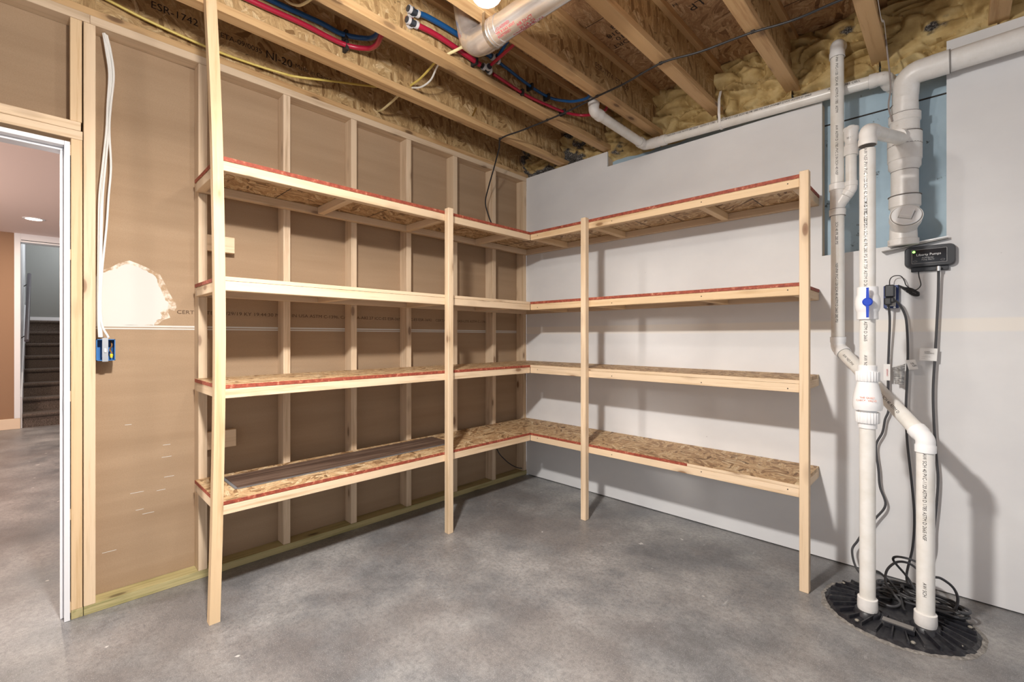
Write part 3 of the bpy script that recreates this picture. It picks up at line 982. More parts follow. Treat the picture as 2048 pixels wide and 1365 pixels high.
# ------------------------------------------------------------------ PEX tubes
t = thing('water_tube', (.43, -2.2, 2.75), 'red water tube along the first joist, curving into the next one', 'pipe')
rp = catmull([(.425, -3.4, 2.745), (.425, -2.8, 2.748), (.43, -2.334, 2.750), (.43, -2.113, 2.757), (.435, -1.90, 2.750), (.50, -1.80, 2.742), (.60, -1.80, 2.715), (.70, -1.83, 2.70), (.817, -1.86, 2.71)], 8)
tube('tube', rp, .0125, PEXR, t, 14)
box('tube_clamp', .405, .452, -1.888, -1.872, 2.722, 2.772, INK, t)
t = thing('water_tube', (.43, -2.2, 2.8), 'blue water tube along the first joist above a red one', 'pipe')
rp = catmull([(.425, -3.4, 2.795), (.425, -2.8, 2.797), (.43, -2.249, 2.797), (.43, -2.016, 2.806), (.435, -1.90, 2.800), (.50, -1.80, 2.795), (.60, -1.80, 2.765), (.70, -1.83, 2.74), (.817, -1.87, 2.755)], 8)
tube('tube', rp, .0125, PEXB, t, 14)
box('tube_clamp', .405, .452, -1.892, -1.876, 2.775, 2.825, INK, t)


def tee(parent, p, d, branch, r=.012):
    p, d, b = Vector(p), Vector(d).normalized(), Vector(branch).normalized()
    tube('tee', [p - d * .034, p + d * .034], r * 1.22, BRASSB, parent, 12)
    tube('tee', [p, p + b * .034], r * 1.22, BRASSB, parent, 12)
    for q, dd in ((p - d * .022, d), (p + d * .022, d), (p + b * .022, b)):
        ring(parent, q, dd, r * 1.52, .014, RINGW, 'crimp_ring')
t = thing('water_tube', (.86, -1.3, 2.72), 'red water tube on the second joist, branching at a white-ringed tee', 'pipe')
tube('tube', catmull([(.862, -1.73, 2.728), (.86, -1.59, 2.734), (.86, -1.32, 2.712)], 6), .0135, PEXR, t, 14)
tube('tube', catmull([(.86, -1.22, 2.703), (.86, -.964, 2.688), (.86, -.75, 2.70), (.862, -.56, 2.719), (.92, -.46, 2.715), (1.03, -.45, 2.69), (1.12, -.48, 2.672), (1.1505, -.50, 2.69)], 8), .0088, PEXR, t, 12)
tube('tube', [(.87, -1.262, 2.722), (1.15, -1.345, 2.686)], .0088, PEXR, t, 12)
tube('tube', [(.840, -1.775, 2.745), (.862, -1.76, 2.735)], .0125, PEXR, t, 12)
tee(t, (.862, -1.272, 2.708), (0, 1, -.12), (1, -.25, -.05))
tee(t, (.858, -1.752, 2.730), (0, 1, 0), (-1, 0, 0))
for y, z in ((-1.352, 2.715), (-.985, 2.688), (-.575, 2.717)):
    box('tube_clamp', .827, .876, y - .008, y + .008, z - .018, z + .018, INK, t)
t = thing('water_tube', (.86, -1.3, 2.79), 'blue water tube on the second joist sagging to the white drain elbow', 'pipe')
tube('tube', catmull([(.862, -1.73, 2.785), (.86, -1.652, 2.800), (.86, -1.45, 2.803), (.86, -1.24, 2.795)], 6), .0135, PEXB, t, 14)
tube('tube', catmull([(.86, -1.17, 2.788), (.86, -.91, 2.758), (.862, -.72, 2.757), (.95, -.66, 2.725), (1.03, -.665, 2.695), (1.12, -.68, 2.675), (1.1505, -.69, 2.69)], 8), .0088, PEXB, t, 12)
tube('tube', [(.87, -1.20, 2.80), (1.10, -1.31, 2.775)], .0088, PEXB, t, 12)
tube('tube', [(.840, -1.76, 2.80), (.862, -1.75, 2.79)], .0125, PEXB, t, 12)
tee(t, (.862, -1.206, 2.792), (0, 1, -.1), (1, -.3, 0))
tee(t, (.858, -1.745, 2.786), (0, 1, 0), (-1, 0, 0))
for y, z in ((-.90, 2.757), (-.74, 2.756)):
    box('tube_clamp', .827, .876, y - .008, y + .008, z - .018, z + .018, INK, t)

# ------------------------------------------------------------------ duct
t = thing('metal_duct', (1.9, -1.58, 2.58), 'round silver metal duct with red printing under the ceiling joists', 'duct')
Yd, Zd = -1.585, 2.577
tube('duct_pipe', [(1.245, Yd, Zd), (3.6, Yd, Zd)], .056, DUCT, t, 40)
el = fillet([(1.30, Yd, Zd), (1.105, Yd, Zd), (1.04, Yd, 2.86)], .10, 12)
rs = [.059 + (.0022 if i in (1, 5, 9) else 0) for i in range(len(el))]
tube('duct_elbow', el, rs, DUCT, t, 40)
ring(t, (1.27, Yd, Zd), (1, 0, 0), .0615, .006, DUCT, 'duct_bead')
ring(t, (1.255, Yd, Zd), (1, 0, 0), .061, .004, DUCT, 'duct_bead')
sp = [Vector((1.247, Yd - .060, 2.641))] + [Vector((1.247, Yd - .0625 * math.cos(a), Zd - .0625 * math.sin(a))) for a in [i * PI / 10 for i in range(0, 11)]] + [Vector((1.247, Yd + .060, 2.641))]
bm = bmesh.new()
for p, q in zip(sp, sp[1:]):
    v4 = [bm.verts.new(x) for x in (p - Vector((.008, 0, 0)), p + Vector((.008, 0, 0)), q + Vector((.008, 0, 0)), q - Vector((.008, 0, 0)))]
    bm.faces.new(v4)
bmesh.ops.remove_doubles(bm, verts=bm.verts, dist=.0001)
bmesh.ops.solidify(bm, geom=list(bm.faces), thickness=.001)
fin('hanger_strap', bm, STEEL, t)
for k, (x, sz, body) in enumerate(((1.29, .015, 'UL CLASSIFIED\nTYPE B GAS VENT\nREGISTERED'), (1.41, .019, 'AIR DUCT\n30 GA  CS\nMADE IN USA'), (1.36, .015, '® SNAPLOCK PIPE\n© WARNING'))):
    wrap_text('printing', body, (x, Yd, Zd), (.25, -.0, 0), ((.3, -.75, -.6), (.3, -.35, -.9), (.4, .2, -.9))[k], .056, sz, INKR, t)

# ------------------------------------------------------------------ work lamp
LX, LY = 1.637, -2.075
t = thing('work_lamp', (LX, LY, 2.4), 'white folding-petal lamp glowing at the top edge of the photo', 'ceiling light')
lathe('lamp_holder', [(0, .055), (.012, .055), (.02, .035), (.05, .028)], (LX, LY, 2.640), (0, 0, -1), PETALW, t)
lathe('lamp_body', [(0, .014), (.05, .014), (.06, .045), (.14, .05), (.16, .05), (.168, .03)], (LX, LY, 2.592), (0, 0, -1), PETALW, t)
lathe('lamp_globe', [(0, .02), (.01, .036), (.03, .045), (.055, .045), (.075, .036), (.088, .018)], (LX, LY, 2.424), (0, 0, -1), GLOBEM, t, 16)
for k, ang in enumerate((102, 222, 342)):
    a = math.radians(ang)
    d_ = Vector((math.cos(a), math.sin(a), -.36)).normalized()
    sd = Vector((-math.sin(a), math.cos(a), 0))
    up = d_.cross(sd) * -1
    if up.z < 0: up = -up
    o = Vector((LX, LY, 2.392)) + d_ * .040
    out = []
    for (u_, v_) in ((0, -.03), (.03, -.048), (.085, -.052)):
        out.append((u_, v_))
    for i in range(0, 9):
        b_ = -PI / 2 + PI * i / 8
        out.append((.085 + .04 * math.cos(b_), .052 * math.sin(b_)))
    out += [(.085, .052), (.03, .048), (0, .03)]
    out = [p for i, p in enumerate(out) if i == 0 or (Vector(p) - Vector(out[i - 1])).length > 1e-5]
    prism('petal', [o + d_ * u_ + sd * v_ for u_, v_ in out], up * .012, PETALW, t)
    prism('light_panel', [o + d_ * (u_ * .88 + .005) + sd * (v_ * .86) - up * .0012 for u_, v_ in out], up * .001, GLOW, t)

# ------------------------------------------------------------------ white PVC pipes
CAMD = (.2, -1, -.1)
TXT = 'NSF-PW  PVC-1120  SCH 40  ASTM D 1785  ASTM D 2665  280 PSI @ 73F'
# drain line along the wall
t = thing('drain_line', (1.9, -.045, 2.54), 'white plastic pipe running along the wall head under the joist ends', 'pipe')
r = .030
pvc(t, [(1.135, -.63, 2.90), (1.135, -.63, 2.605), (1.165, -.041, 2.566), (2.475, -.040, 2.522), (2.500, .045, 2.495)], r, PVC, FITD, bend=.045)
lathe('coupling', [(0, r * 1.17), (.034, r * 1.17), (.036, r * 1.06), (.05, r * 1.06), (.052, r * 1.17), (.086, r * 1.17)], (1.235, -.041, 2.5635), (1, 0, -.033), FITD, t)
for x, s_ in ((1.34, 'NSF-PW 1120 ASTM D'), (1.50, 'D 2665  ASTM D 1785  2 INCH'), (1.72, 'PVC-1120 SCH 40 PR 280 PSI NSF-PW-G'), (1.99, 'NSF-DWV ASTM D 2665'), (2.24, 'ASTM D 1785 CELL')):
    wrap_text('printing', s_, (x, -.041, 2.5660 - (x - 1.165) * .0334), (1, 0, -.0334), (0, -1, .30), r + .0006, .016, INK, t, sx=1.05)
wrap_text('printing', 'NSF-PW DWV    ASTM D', (1.145, -.50, 2.598), (.05, 1, -.068), (1, .3, .3), r, .014, INK, t, sx=1.05)
o = thing('pipe_strap', (1.68, -.045, 2.55), 'white plastic strap holding up the pipe along the wall head', 'strap')
bm = bmesh.new()
Y0, Z0 = -.040, 2.549
path = [Vector((1.675, -.03, 2.76)), Vector((1.676, -.06, 2.70)), Vector((1.682, -.080, 2.60))] + [Vector((1.683, Y0 - .0325 * math.cos(a), Z0 - .0325 * math.sin(a))) for a in [i * PI / 8 for i in range(0, 9)]] + [Vector((1.683, -.012, 2.60))]
for p, q in zip(path, path[1:]):
    bm.faces.new([bm.verts.new(x) for x in (p - Vector((.0075, 0, 0)), p + Vector((.0075, 0, 0)), q + Vector((.0075, 0, 0)), q - Vector((.0075, 0, 0)))])
bmesh.ops.remove_doubles(bm, verts=bm.verts, dist=.0001)
bmesh.ops.solidify(bm, geom=list(bm.faces), thickness=.0015)
fin('band', bm, FITD, o)
wire('hanger_wire', [(2.482, -.12, 2.70), (2.49, -.10, 2.60), (2.500, -.085, 2.45), (2.492, -.08, 2.36), (2.505, -.075, 2.28)], .0035, mat('dull_wire', (.30, .26, .24), .5), 'thin dull strap hanging beside the thick white stack', 'strap')
o = tube('hanger_strap', catmull([(2.484, -.45, 2.70), (2.487, -.34, 2.66), (2.489, -.25, 2.69), (2.488, -.15, 2.66)], 6), .006, FITD, None, 6, flat=.3)
tag(o, 'pale plastic strap on the face of the joist above the thick elbow', 'strap')

# vent pipe with air valve and crossover to the pit
r = .0295
t = thing('vent_pipe', (2.28, -.07, 0), 'tall printed white pipe from the foam, crossing to the right side of the sump cover', 'pipe')
PCx, PCy = 2.287, -.110
B_ = Vector((2.640, -.470, 0))
top = Vector((PCx, PCy, 2.735))
pvc(t, [(PCx, .04, 2.78), top, (PCx + .004, PCy, 1.165), (B_.x, B_.y, .800), (B_.x, B_.y, .055)], r, PVC, FIT, bend=.05)
# wye
lathe('wye', [(0, r * 1.2), (.032, r * 1.24), (.034, r * 1.1), (.13, r * 1.1), (.132, r * 1.24), (.165, r * 1.24)], (PCx + .002, PCy, 1.848), (0, 0, 1), FITD, t)
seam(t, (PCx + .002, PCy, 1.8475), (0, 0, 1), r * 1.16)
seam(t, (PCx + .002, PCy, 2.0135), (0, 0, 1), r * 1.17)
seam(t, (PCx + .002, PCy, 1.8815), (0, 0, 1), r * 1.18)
tube('wye', [(PCx, PCy, 1.895), (PCx + .030, PCy, 1.945)], [r * 1.05, r * 1.12], FITD, t, 24)
pvc(t, [(PCx + .015, PCy, 1.915), (2.346, PCy, 1.975), (2.346, PCy, 2.18)], r * .82, PVC, FITD, bend=.045)
lathe('air_valve', [(0, .031), (.05, .031), (.052, .028), (.072, .026), (.085, .031), (.125, .031), (.130, .034), (.142, .033), (.145, .018), (.152, .016), (.153, .010)], (2.346, PCy, 2.145), (0, 0, 1), FITD, t)
wrap_text('valve_mark', '|||||||', (2.3320000000000003, PCy, 2.237), (1, 0, 0), (.25, -1, -.2), .031, .010, INK, t)
for z, s_ in ((2.70, TXT[:44]), (2.32, 'AW ASTM D 1785 PVC 2 IN SCH 40 NSF'), (1.82, 'SCH 40 PR 280 PSI'), (1.61, 'NSF-PW PVC-1120 SCH 40 ASTM D 2665 280 PSI')):
    wrap_text('printing', s_, (PCx + .002, PCy, z - .01), (0, 0, -1), (.05, -1, 0), r, .0155, INK, t, sx=.95)
dd = Vector((B_.x, B_.y, .800)) - Vector((PCx + .004, PCy, 1.165))
dn = dd.normalized()
for f, s_ in ((.13, 'AW NSF-PW'), (.47, 'AW PVC 2 IN SCH 40 ASTM D')):
    wrap_text('printing', s_, Vector((PCx + .004, PCy, 1.165)) + dd * f, dn, (-.25, -1, .22), r, .0165, INK, t, sx=.9)
for z, s_ in ((.745, 'AW SCH 40 PVC-1120 ASTM D 1785 ASTM D 2665 NSF'), (.22, 'AW SCH')):
    wrap_text('printing', s_, (B_.x, B_.y, z), (0, 0, -1), (-.05, -1, 0), r, .0165, INK, t, sx=.9)
lathe('base_fitting', [(0, .034), (.012, .036), (.016, .0375), (.055, .0365), (.057, r)], (B_.x, B_.y, .034), (0, 0, 1), FITD, t)

# pump discharge pipe with valves
t = thing('discharge_pipe', (2.455, -.50, 0), 'white pump pipe with a blue-handled valve rising from the left of the sump cover', 'pipe')
Ax, Ay = 2.455, -.500
r = .0285
tube('pipe', [(Ax, Ay, .05), (Ax, Ay, .84)], r, PVC, t, 32)
tube('pipe', [(Ax, Ay, 1.07), (Ax, Ay, 1.30)], r, PVC, t, 32)
tube('pipe', [(Ax, Ay, 1.42), (Ax, Ay, 2.03)], r, PVC, t, 32)
top = Vector((Ax, Ay, 2.112))
D0 = Vector((2.545, -.060, 2.185))
tube('pipe', [top + (D0 - top) * .12, D0], r, PVC, t, 32)
elbow(t, (Ax, Ay, 1.9), top, D0, r, FITD, bend=.045)
lathe('base_fitting', [(0, .034), (.012, .036), (.016, .0365), (.055, .0355), (.057, r)], (Ax, Ay, .034), (0, 0, 1), FITD, t)
lathe('coupling', [(0, .033), (.022, .0335), (.026, .034), (.03, .033)], (Ax, Ay, .825), (0, 0, 1), FIT, t)
lathe('union_nut', [(0, .039), (.003, .041), (.044, .041), (.047, .039)], (Ax, Ay, .847), (0, 0, 1), FIT, t, rib=.05, ribn=24)
cv = lathe('check_valve', [(0, .033), (.012, .033), (.014, .050), (.03, .0535), (.045, .0535), (.075, .050), (.115, .041), (.13, .0375), (.14, .036), (.142, .033)], (Ax, Ay, .890), (0, 0, 1), FIT, t)
lathe('union_nut', [(0, .039), (.003, .041), (.040, .041), (.043, .039)], (Ax, Ay, 1.027), (0, 0, 1), FIT, t, rib=.05, ribn=24)
lathe('coupling', [(0, .033), (.024, .0335), (.026, .032)], (Ax, Ay, 1.070), (0, 0, 1), FIT, t)
wrap_text('printing', 'THE QUIET', (Ax - .022, Ay, .962), (1, 0, 0), (-.03, -1, -.05), .0515, .0105, INKO, t)
wrap_text('printing', 'CHECK  VALVE', (Ax - .034, Ay, .950), (1, 0, 0), (-.03, -1, -.05), .0515, .0105, INKO, t)
bm_o = bmesh.new()
# ribs of text laid around the vertical body: rebuilt below as horizontal wraps
bm_o.free()
lathe('ball_valve', [(0, .036), (.002, .038), (.032, .038), (.036, .040), (.05, .044), (.07, .0455), (.09, .044), (.102, .040), (.106, .038), (.139, .038), (.141, .036)], (Ax, Ay, 1.293), (0, 0, 1), FIT, t)
fdir = Vector((.108, -.994, 0)).normalized()
fdir = (Vector((2.725, -2.986, 0)) - Vector((Ax, Ay, 0))).normalized()
side = Vector((-fdir.y, fdir.x, 0))
hc = Vector((Ax, Ay, 1.366)) + fdir * .044
vh = lathe('valve_handle', [(0, .010), (.012, .010), (.013, .018), (.024, .018), (.027, .014)], hc, fdir, BLUEV, t, 24)
prism('valve_handle', [hc + fdir * .016 + side * a_ + Vector((0, 0, b_)) for a_, b_ in ((-.0045, -.066), (.0045, -.066), (.0055, 0), (.0045, .060), (-.0045, .060), (-.0055, 0))], fdir * .010, BLUEV, t, .001)
for z, s_ in ((2.03, 'AW NSF-PW PVC 1120 SCH 40 ASTM D 1785 280 PSI'), (1.80, 'AW PVC-1120 2 IN SCH 40 PR 280 PSI AT 73F ASTM D 2665'), (1.285, 'ASTM D 2665'), (1.14, 'AW NSF')):
    wrap_text('printing', s_, (Ax, Ay, z), (0, 0, -1), (-.12, -1, 0), r, .0165, INK, t, sx=.9)

# thick stack
t = thing('drain_stack', (2.548, -.02, 1.7), 'thick white drain stack with a round cleanout plug and a pipe leaving to the right', 'pipe')
Sx, Sy = 2.548, -.022
lathe('stack_pipe', [(0, .0535), (.16, .0535)], (Sx, Sy, 1.89), (0, 0, 1), FITD, t, 40)
lathe('increaser', [(0, .0500), (.02, .063), (.05, .0635), (.053, .0665), (.12, .067), (.121, .0655), (.124, .067), (.18, .067), (.185, .062)], (Sx, Sy, 2.035), (0, 0, 1), FITD, t, 40)
lathe('wye', [(0, .058), (.005, .062), (.05, .062), (.055, .0575), (.10, .0575), (.104, .0625), (.138, .0625), (.142, .05)], (Sx, Sy, 2.205 - .03), (0, 0, 1), FITD, t, 40)
lathe('branch_hub', [(0, .045), (.03, .039), (.065, .0365), (.066, .031)], Vector((Sx, Sy, 2.196)) + Vector((-.01, -.03, 0)), Vector((-.2, -1, -.16)), FITD, t, 32)
lathe('coupling', [(0, .050), (.003, .0535), (.046, .0535), (.05, .050)], (Sx, Sy, 2.315), (0, 0, 1), FITD, t, 40)
tube('stack_pipe', [(Sx, Sy, 2.30), (Sx + .004, Sy - .015, 2.42)], .0505, FITD, t, 40)
ep = fillet([(Sx + .003, Sy - .01, 2.40), (Sx + .012, Sy - .055, 2.485), (Sx + .16, -.082, 2.487)], .085, 14)
tube('elbow', ep, [.0515] * len(ep), FITD, t, 40)
lathe('coupling', [(0, .0515), (.004, .0525), (.062, .0525), (.065, .050)], (2.645, -.079, 2.4865), (1, -.01, .014), FITD, t, 40)
tube('pipe', [(2.69, -.080, 2.487), (4.6, -.085, 2.512)], .0475, FITD, t, 40)
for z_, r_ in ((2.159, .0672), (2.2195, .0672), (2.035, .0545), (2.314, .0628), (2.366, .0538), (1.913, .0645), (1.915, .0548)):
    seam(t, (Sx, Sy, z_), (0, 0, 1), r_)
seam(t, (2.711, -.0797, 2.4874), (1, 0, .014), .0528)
# cleanout wye, its plug looks at the room
lathe('cleanout_body', [(0, .050), (.07, .056), (.075, .062), (.125, .062), (.13, .058)], (Sx, Sy + .005, 1.785), (0, 0, 1), FITD, t, 40)
pd = Vector((.16, -.88, .42)).normalized()
pc = Vector((Sx + .012, -.120, 1.798))
lathe('cleanout_body', [(0, .048), (.10, .058), (.102, .0615), (.14, .0625)], pc - pd * .14, pd, FITD, t, 40)
lathe('plug_gap', [(0, .0595), (.0005, .0595)], pc, pd, mat('dark_gap', (.22, .20, .18), .8), t, 40)  # dark disc that shows as a ring around the plug
lathe('cleanout_plug', [(0, .0562), (.005, .0562), (.008, .0535), (.0085, .020)], pc, pd, FIT, t, 40)
u_ = pd.cross(Vector((0, 0, 1))).normalized(); v_ = u_.cross(pd)
u_, v_ = (u_ * math.cos(.35) + v_ * math.sin(.35)), (v_ * math.cos(.35) - u_ * math.sin(.35))
prism('plug_gap', [pc + pd * .0083 + u_ * a_ + v_ * b_ for a_, b_ in ((-.0275, -.0255), (.0265, -.0255), (.0265, .0245), (-.0275, .0245))], pd * .0006, mat('grey_skirt', (.42, .40, .38), .8), t)  # grey skirt that sets the square off from the white plug
prism('plug_square', [pc + pd * .008 + u_ * a_ + v_ * b_ for a_, b_ in ((-.0235, -.0215), (.0235, -.0215), (.0235, .0215), (-.0235, .0215))], pd * .022, FIT, t, .001)
lathe('base_fitting', [(0, .056), (.004, .060), (.03, .060), (.034, .054), (.10, .052)], (Sx - .004, Sy - .012, 1.668), (0, -.05, 1), FITD, t, 40)

# ------------------------------------------------------------------ sump cover
PX_, PY_, PR = 2.545, -.385, .262
t = thing('sump_cover', (PX_, PY_, 0), 'round black ribbed sump pit cover set in the concrete', 'cover')
LID = mat('sump_plastic', (.016, .016, .020), .40)
LID.node_tree.nodes['Principled BSDF'].inputs['Specular IOR Level'].default_value = .4
s = N(LID)
g = s.noise(s.mapping((1, 1, 1)), 24, 5, .7)
s.col(s.ramp(g, [(.45, (.012, .012, .016)), (.66, (.035, .035, .038)), (.76, (.20, .19, .17))]))
bm = bmesh.new()
NA, = 96,
ringr = [0, .06, .095, .10, .13, .18, .225, .247, .262]
rv = []
for ri, rr in enumerate(ringr):
    row = []
    for k in range(NA):
        a = 2 * PI * k / NA
        hgt = [.034, .034, .034, .030, .022, .017, .013, .010, .002][ri]
        ph = k % 6
        if 4 <= ri <= 7 and ph in (0, 1, 2, 3):
            hgt += .004
        rj = rr + (random.uniform(-.005, .005) if ri == 8 else 0)
        row.append(bm.verts.new((PX_ + rj * math.cos(a), PY_ + rj * math.sin(a), hgt)) if rr else None)
    rv.append(row)
cv0 = bm.verts.new((PX_, PY_, .034))
for k in range(NA):
    bm.faces.new((cv0, rv[1][k], rv[1][(k + 1) % NA]))
for ri in range(1, len(ringr) - 1):
    for k in range(NA):
        bm.faces.new((rv[ri][k], rv[ri + 1][k], rv[ri + 1][(k + 1) % NA], rv[ri][(k + 1) % NA]))
fin('lid', bm, LID, t)
for (bx_, by_) in ((Ax, Ay), (B_.x, B_.y)):
    lathe('pipe_boss', [(0, .056), (.024, .050), (.034, .043)], (bx_, by_, .004), (0, 0, 1), LID, t, 32)
bm = bmesh.new()
for k in range(30):
    a = 2 * PI * (k + .5) / 30
    d_ = Vector((math.cos(a), math.sin(a), 0)); sd = Vector((-d_.y, d_.x, 0)) * .0035
    r0 = .110 if k % 2 else .150
    q0 = [Vector((PX_, PY_, .018)) + d_ * r0 - sd * 1.6, Vector((PX_, PY_, .018)) + d_ * r0 + sd * 1.6, Vector((PX_, PY_, .004)) + d_ * .248 + sd * 1.6, Vector((PX_, PY_, .004)) + d_ * .248 - sd * 1.6]
    q1 = [Vector((PX_, PY_, .040)) + d_ * r0 - sd * .7, Vector((PX_, PY_, .040)) + d_ * r0 + sd * .7, Vector((PX_, PY_, .027)) + d_ * .244 + sd * .7, Vector((PX_, PY_, .027)) + d_ * .244 - sd * .7]
    A_ = [bm.verts.new(p) for p in q0]; B2 = [bm.verts.new(p) for p in q1]
    bm.faces.new(A_[::-1]); bm.faces.new(B2)
    for i in range(4): bm.faces.new((A_[i], A_[(i + 1) % 4], B2[(i + 1) % 4], B2[i]))
fin('lid_ribs', bm, LID, t)
for k in range(8):
    a = 2 * PI * (k + .35) / 8
    lathe('bolt', [(0, .008), (.004, .008), (.006, .005)], (PX_ + .236 * math.cos(a), PY_ + .236 * math.sin(a), .018), (0, 0, 1), mat('dirty_bolt', (.28, .26, .22), .6), t, 6)
u_ = Vector((1, -.045, 0)).normalized(); v_ = Vector((0, 0, 1)).cross(u_)
o_ = Vector((2.508, -.552, .0395))
box_pts = [o_, o_ + u_ * .098, o_ + u_ * .098 + v_ * .032, o_ + v_ * .032]
prism('raised_frame', [o_ - u_ * .006 - v_ * .006, o_ + u_ * .104 - v_ * .006, o_ + u_ * .104 + v_ * .038, o_ - u_ * .006 + v_ * .038], (0, 0, -.02), LID, t, .001)
prism('name_plate', box_pts, (0, 0, .001), PLATE, t)
bm = bmesh.new()
NR = 72
ri_, ro_ = [], []
for k in range(NR):
    a = 2 * PI * k / NR
    j = random.uniform(-.002, .004) + .010 * noise.noise(Vector((math.cos(a) * 3, math.sin(a) * 3, 2)))
    ri_.append(bm.verts.new((PX_ + (.258) * math.cos(a), PY_ + .258 * math.sin(a), .0045)))
    ro_.append(bm.verts.new((PX_ + (.276 + j) * math.cos(a), PY_ + (.276 + j) * math.sin(a), .0004)))
for k in range(NR):
    bm.faces.new((ri_[k], ri_[(k + 1) % NR], ro_[(k + 1) % NR], ro_[k]))
GRIT = mat('rough_mortar', (.30, .27, .23), .95)
s = N(GRIT)
s.col(s.ramp(s.noise(s.mapping((1, 1, 1)), 70, 4), [(.3, (.12, .11, .10)), (.6, (.25, .235, .215)), (.8, (.46, .44, .40))]))
fin('mortar_ring', bm, GRIT, t)

# ------------------------------------------------------------------ pump cords
def cord(label, pts, r=.0052, m=CORDG):
    t = thing('pump_cable', pts[0], label, 'cable')
    tube('cord', catmull(pts, 8), r, m, t, 10)
    return t
y = -.035
c1 = cord('black cord from the wall outlet that loops left around the pump pipe',
          [(2.490, -.075, 1.385), (2.494, -.05, 1.304), (2.489, -.035, 1.154), (2.486, -.03, 1.053), (2.486, -.03, .953), (2.488, -.03, .853), (2.474, -.03, .801), (2.464, -.03, .736), (2.438, -.03, .661), (2.448, -.03, .543),
           (2.454, -.03, .458), (2.476, -.035, .373), (2.438, -.04, .297), (2.390, -.05, .215), (2.366, -.055, .163), (2.345, -.07, .112), (2.372, -.14, .055), (2.43, -.20, .034), (2.50, -.26, .040), (2.52, -.33, .043), (2.48, -.36, .043)])
box('plug', 2.476, 2.504, -.105, -.045, 1.375, 1.412, BLK, c1, .005)
c2 = cord('black cord from the wall outlet carrying the crumpled tags',
          [(2.508, -.085, 1.402), (2.527, -.06, 1.385), (2.545, -.04, 1.345), (2.556, -.033, 1.290), (2.561, -.03, 1.155), (2.558, -.03, 1.008), (2.554, -.03, .872), (2.558, -.03, .713), (2.574, -.03, .52), (2.585, -.035, .35), (2.58, -.05, .20), (2.56, -.10, .06), (2.60, -.20, .034), (2.66, -.26, .036), (2.64, -.33, .040)])
box('plug', 2.495, 2.515, -.10, -.045, 1.386, 1.412, BLK, c2, .005)
c3 = cord('grey-black cord hanging straight down from the black alarm box',
          [(2.671, -.045, 1.535), (2.671, -.035, 1.50), (2.669, -.03, 1.394), (2.660, -.03, 1.157), (2.652, -.03, .966), (2.655, -.03, .80), (2.664, -.03, .635), (2.669, -.03, .541), (2.664, -.03, .421), (2.655, -.03, .299), (2.650, -.04, .22), (2.63, -.06, .12), (2.64, -.12, .045), (2.70, -.22, .030), (2.73, -.30, .030)])
tube('conduit_end', [(2.671, -.045, 1.552), (2.671, -.045, 1.53)], .0075, STEEL, c3, 10)


def card(parent, name, p0, u, v, w_, hh, m=LABEL, th=.0008):
    p0, u, v = Vector(p0), Vector(u).normalized(), Vector(v).normalized()
    return prism(name, [p0, p0 + u * w_, p0 + u * w_ + v * hh, p0 + v * hh], u.cross(v) * -th, m, parent)
card(c3, 'tag', (2.603, -.040, 1.105), (1, .02, -.03), (.05, 0, 1), .062, .060)
text('tag_printing', 'CORD\nWARNING', (2.622, -.0418, 1.145), (1, .02, -.03), (.05, 0, 1), .007, INK, c3, lift=.002)
text('tag_printing', '--------------\n........', (2.612, -.0418, 1.122), (1, .02, -.03), (.05, 0, 1), .007, INK, c3, lift=.002)
card(c2, 'tag', (2.565, -.045, 1.058), (.9, -.1, .12), (-.25, 0, 1), .036, .048)
text('tag_printing', 'UL\n GFI', (2.573, -.048, 1.085), (.9, -.1, .12), (-.25, 0, 1), .012, INK, c2, lift=.002)
# crumpled tag
bm = bmesh.new()
G = 8
gv = []
for j in range(G + 1):
    row = []
    for i in range(G + 1):
        u, v = i / G, j / G
        x = 2.505 + .048 * u * (.7 + .3 * v) + .008 * (1 - v); z = .985 + .082 * v + .02 * u * v
        row.append(bm.verts.new((x, -.055 + .016 * noise.noise(Vector((u * 3, v * 3, 1))) + .012 * math.sin(u * 7), z)))
    gv.append(row)
for j in range(G):
    for i in range(G):
        bm.faces.new((gv[j][i], gv[j][i + 1], gv[j + 1][i + 1], gv[j + 1][i]))
CRUM = mat('printed_tag', (.62, .60, .58), .7)
s = N(CRUM)
s.col(s.ramp(s.noise(s.mapping((30, 30, 300)), 1, 2), [(.42, (.34, .33, .33)), (.58, (.76, .75, .73))]))
bmesh.ops.solidify(bm, geom=list(bm.faces), thickness=.0006)
fin('crumpled_tag', bm, CRUM, c2, 60)
card(c1, 'tag', (2.469, -.042, 1.000), (1, 0, 0), (0, 0, 1), .026, .082)
text('tag_printing', 'DANGER', (2.487, -.044, 1.022), (0, 0, 1), (-1, 0, 0), .009, INKR, c1, lift=.002)

# loose coil of cord on the cover
cc = thing('cord_coil', (2.58, -.26, .04), 'tangle of spare black cord coiled on the sump cover behind the pipes', 'cord')
def loop(cx, cy, rx, ry, rot, z0, amp, n=1.0, ph=0.0, steps=22, jit=.006):
    pts = []
    for i in range(int(steps * n) + 1):
        a = ph + 2 * PI * i / steps
        x, y_ = rx * math.cos(a), ry * math.sin(a)
        X = cx + x * math.cos(rot) - y_ * math.sin(rot); Y = cy + x * math.sin(rot) + y_ * math.cos(rot)
        pts.append((X + random.uniform(-jit, jit), Y + random.uniform(-jit, jit), z0 + amp * (1 + math.sin(a * 1.5 + ph)) / 2))
    return pts
tube('loop', catmull(loop(2.60, -.235, .135, .060, -.12, .036, .020, 2.4, .3), 4), .0052, CORDG, cc, 8)
tube('loop', catmull(loop(2.62, -.255, .150, .070, -.20, .040, .024, 2.2, 1.6), 4), .0052, CORDG, cc, 8)
tube('loop', catmull(loop(2.655, -.25, .115, .055, -.45, .042, .020, 2.2, 2.6), 4), .0052, BLK, cc, 8)
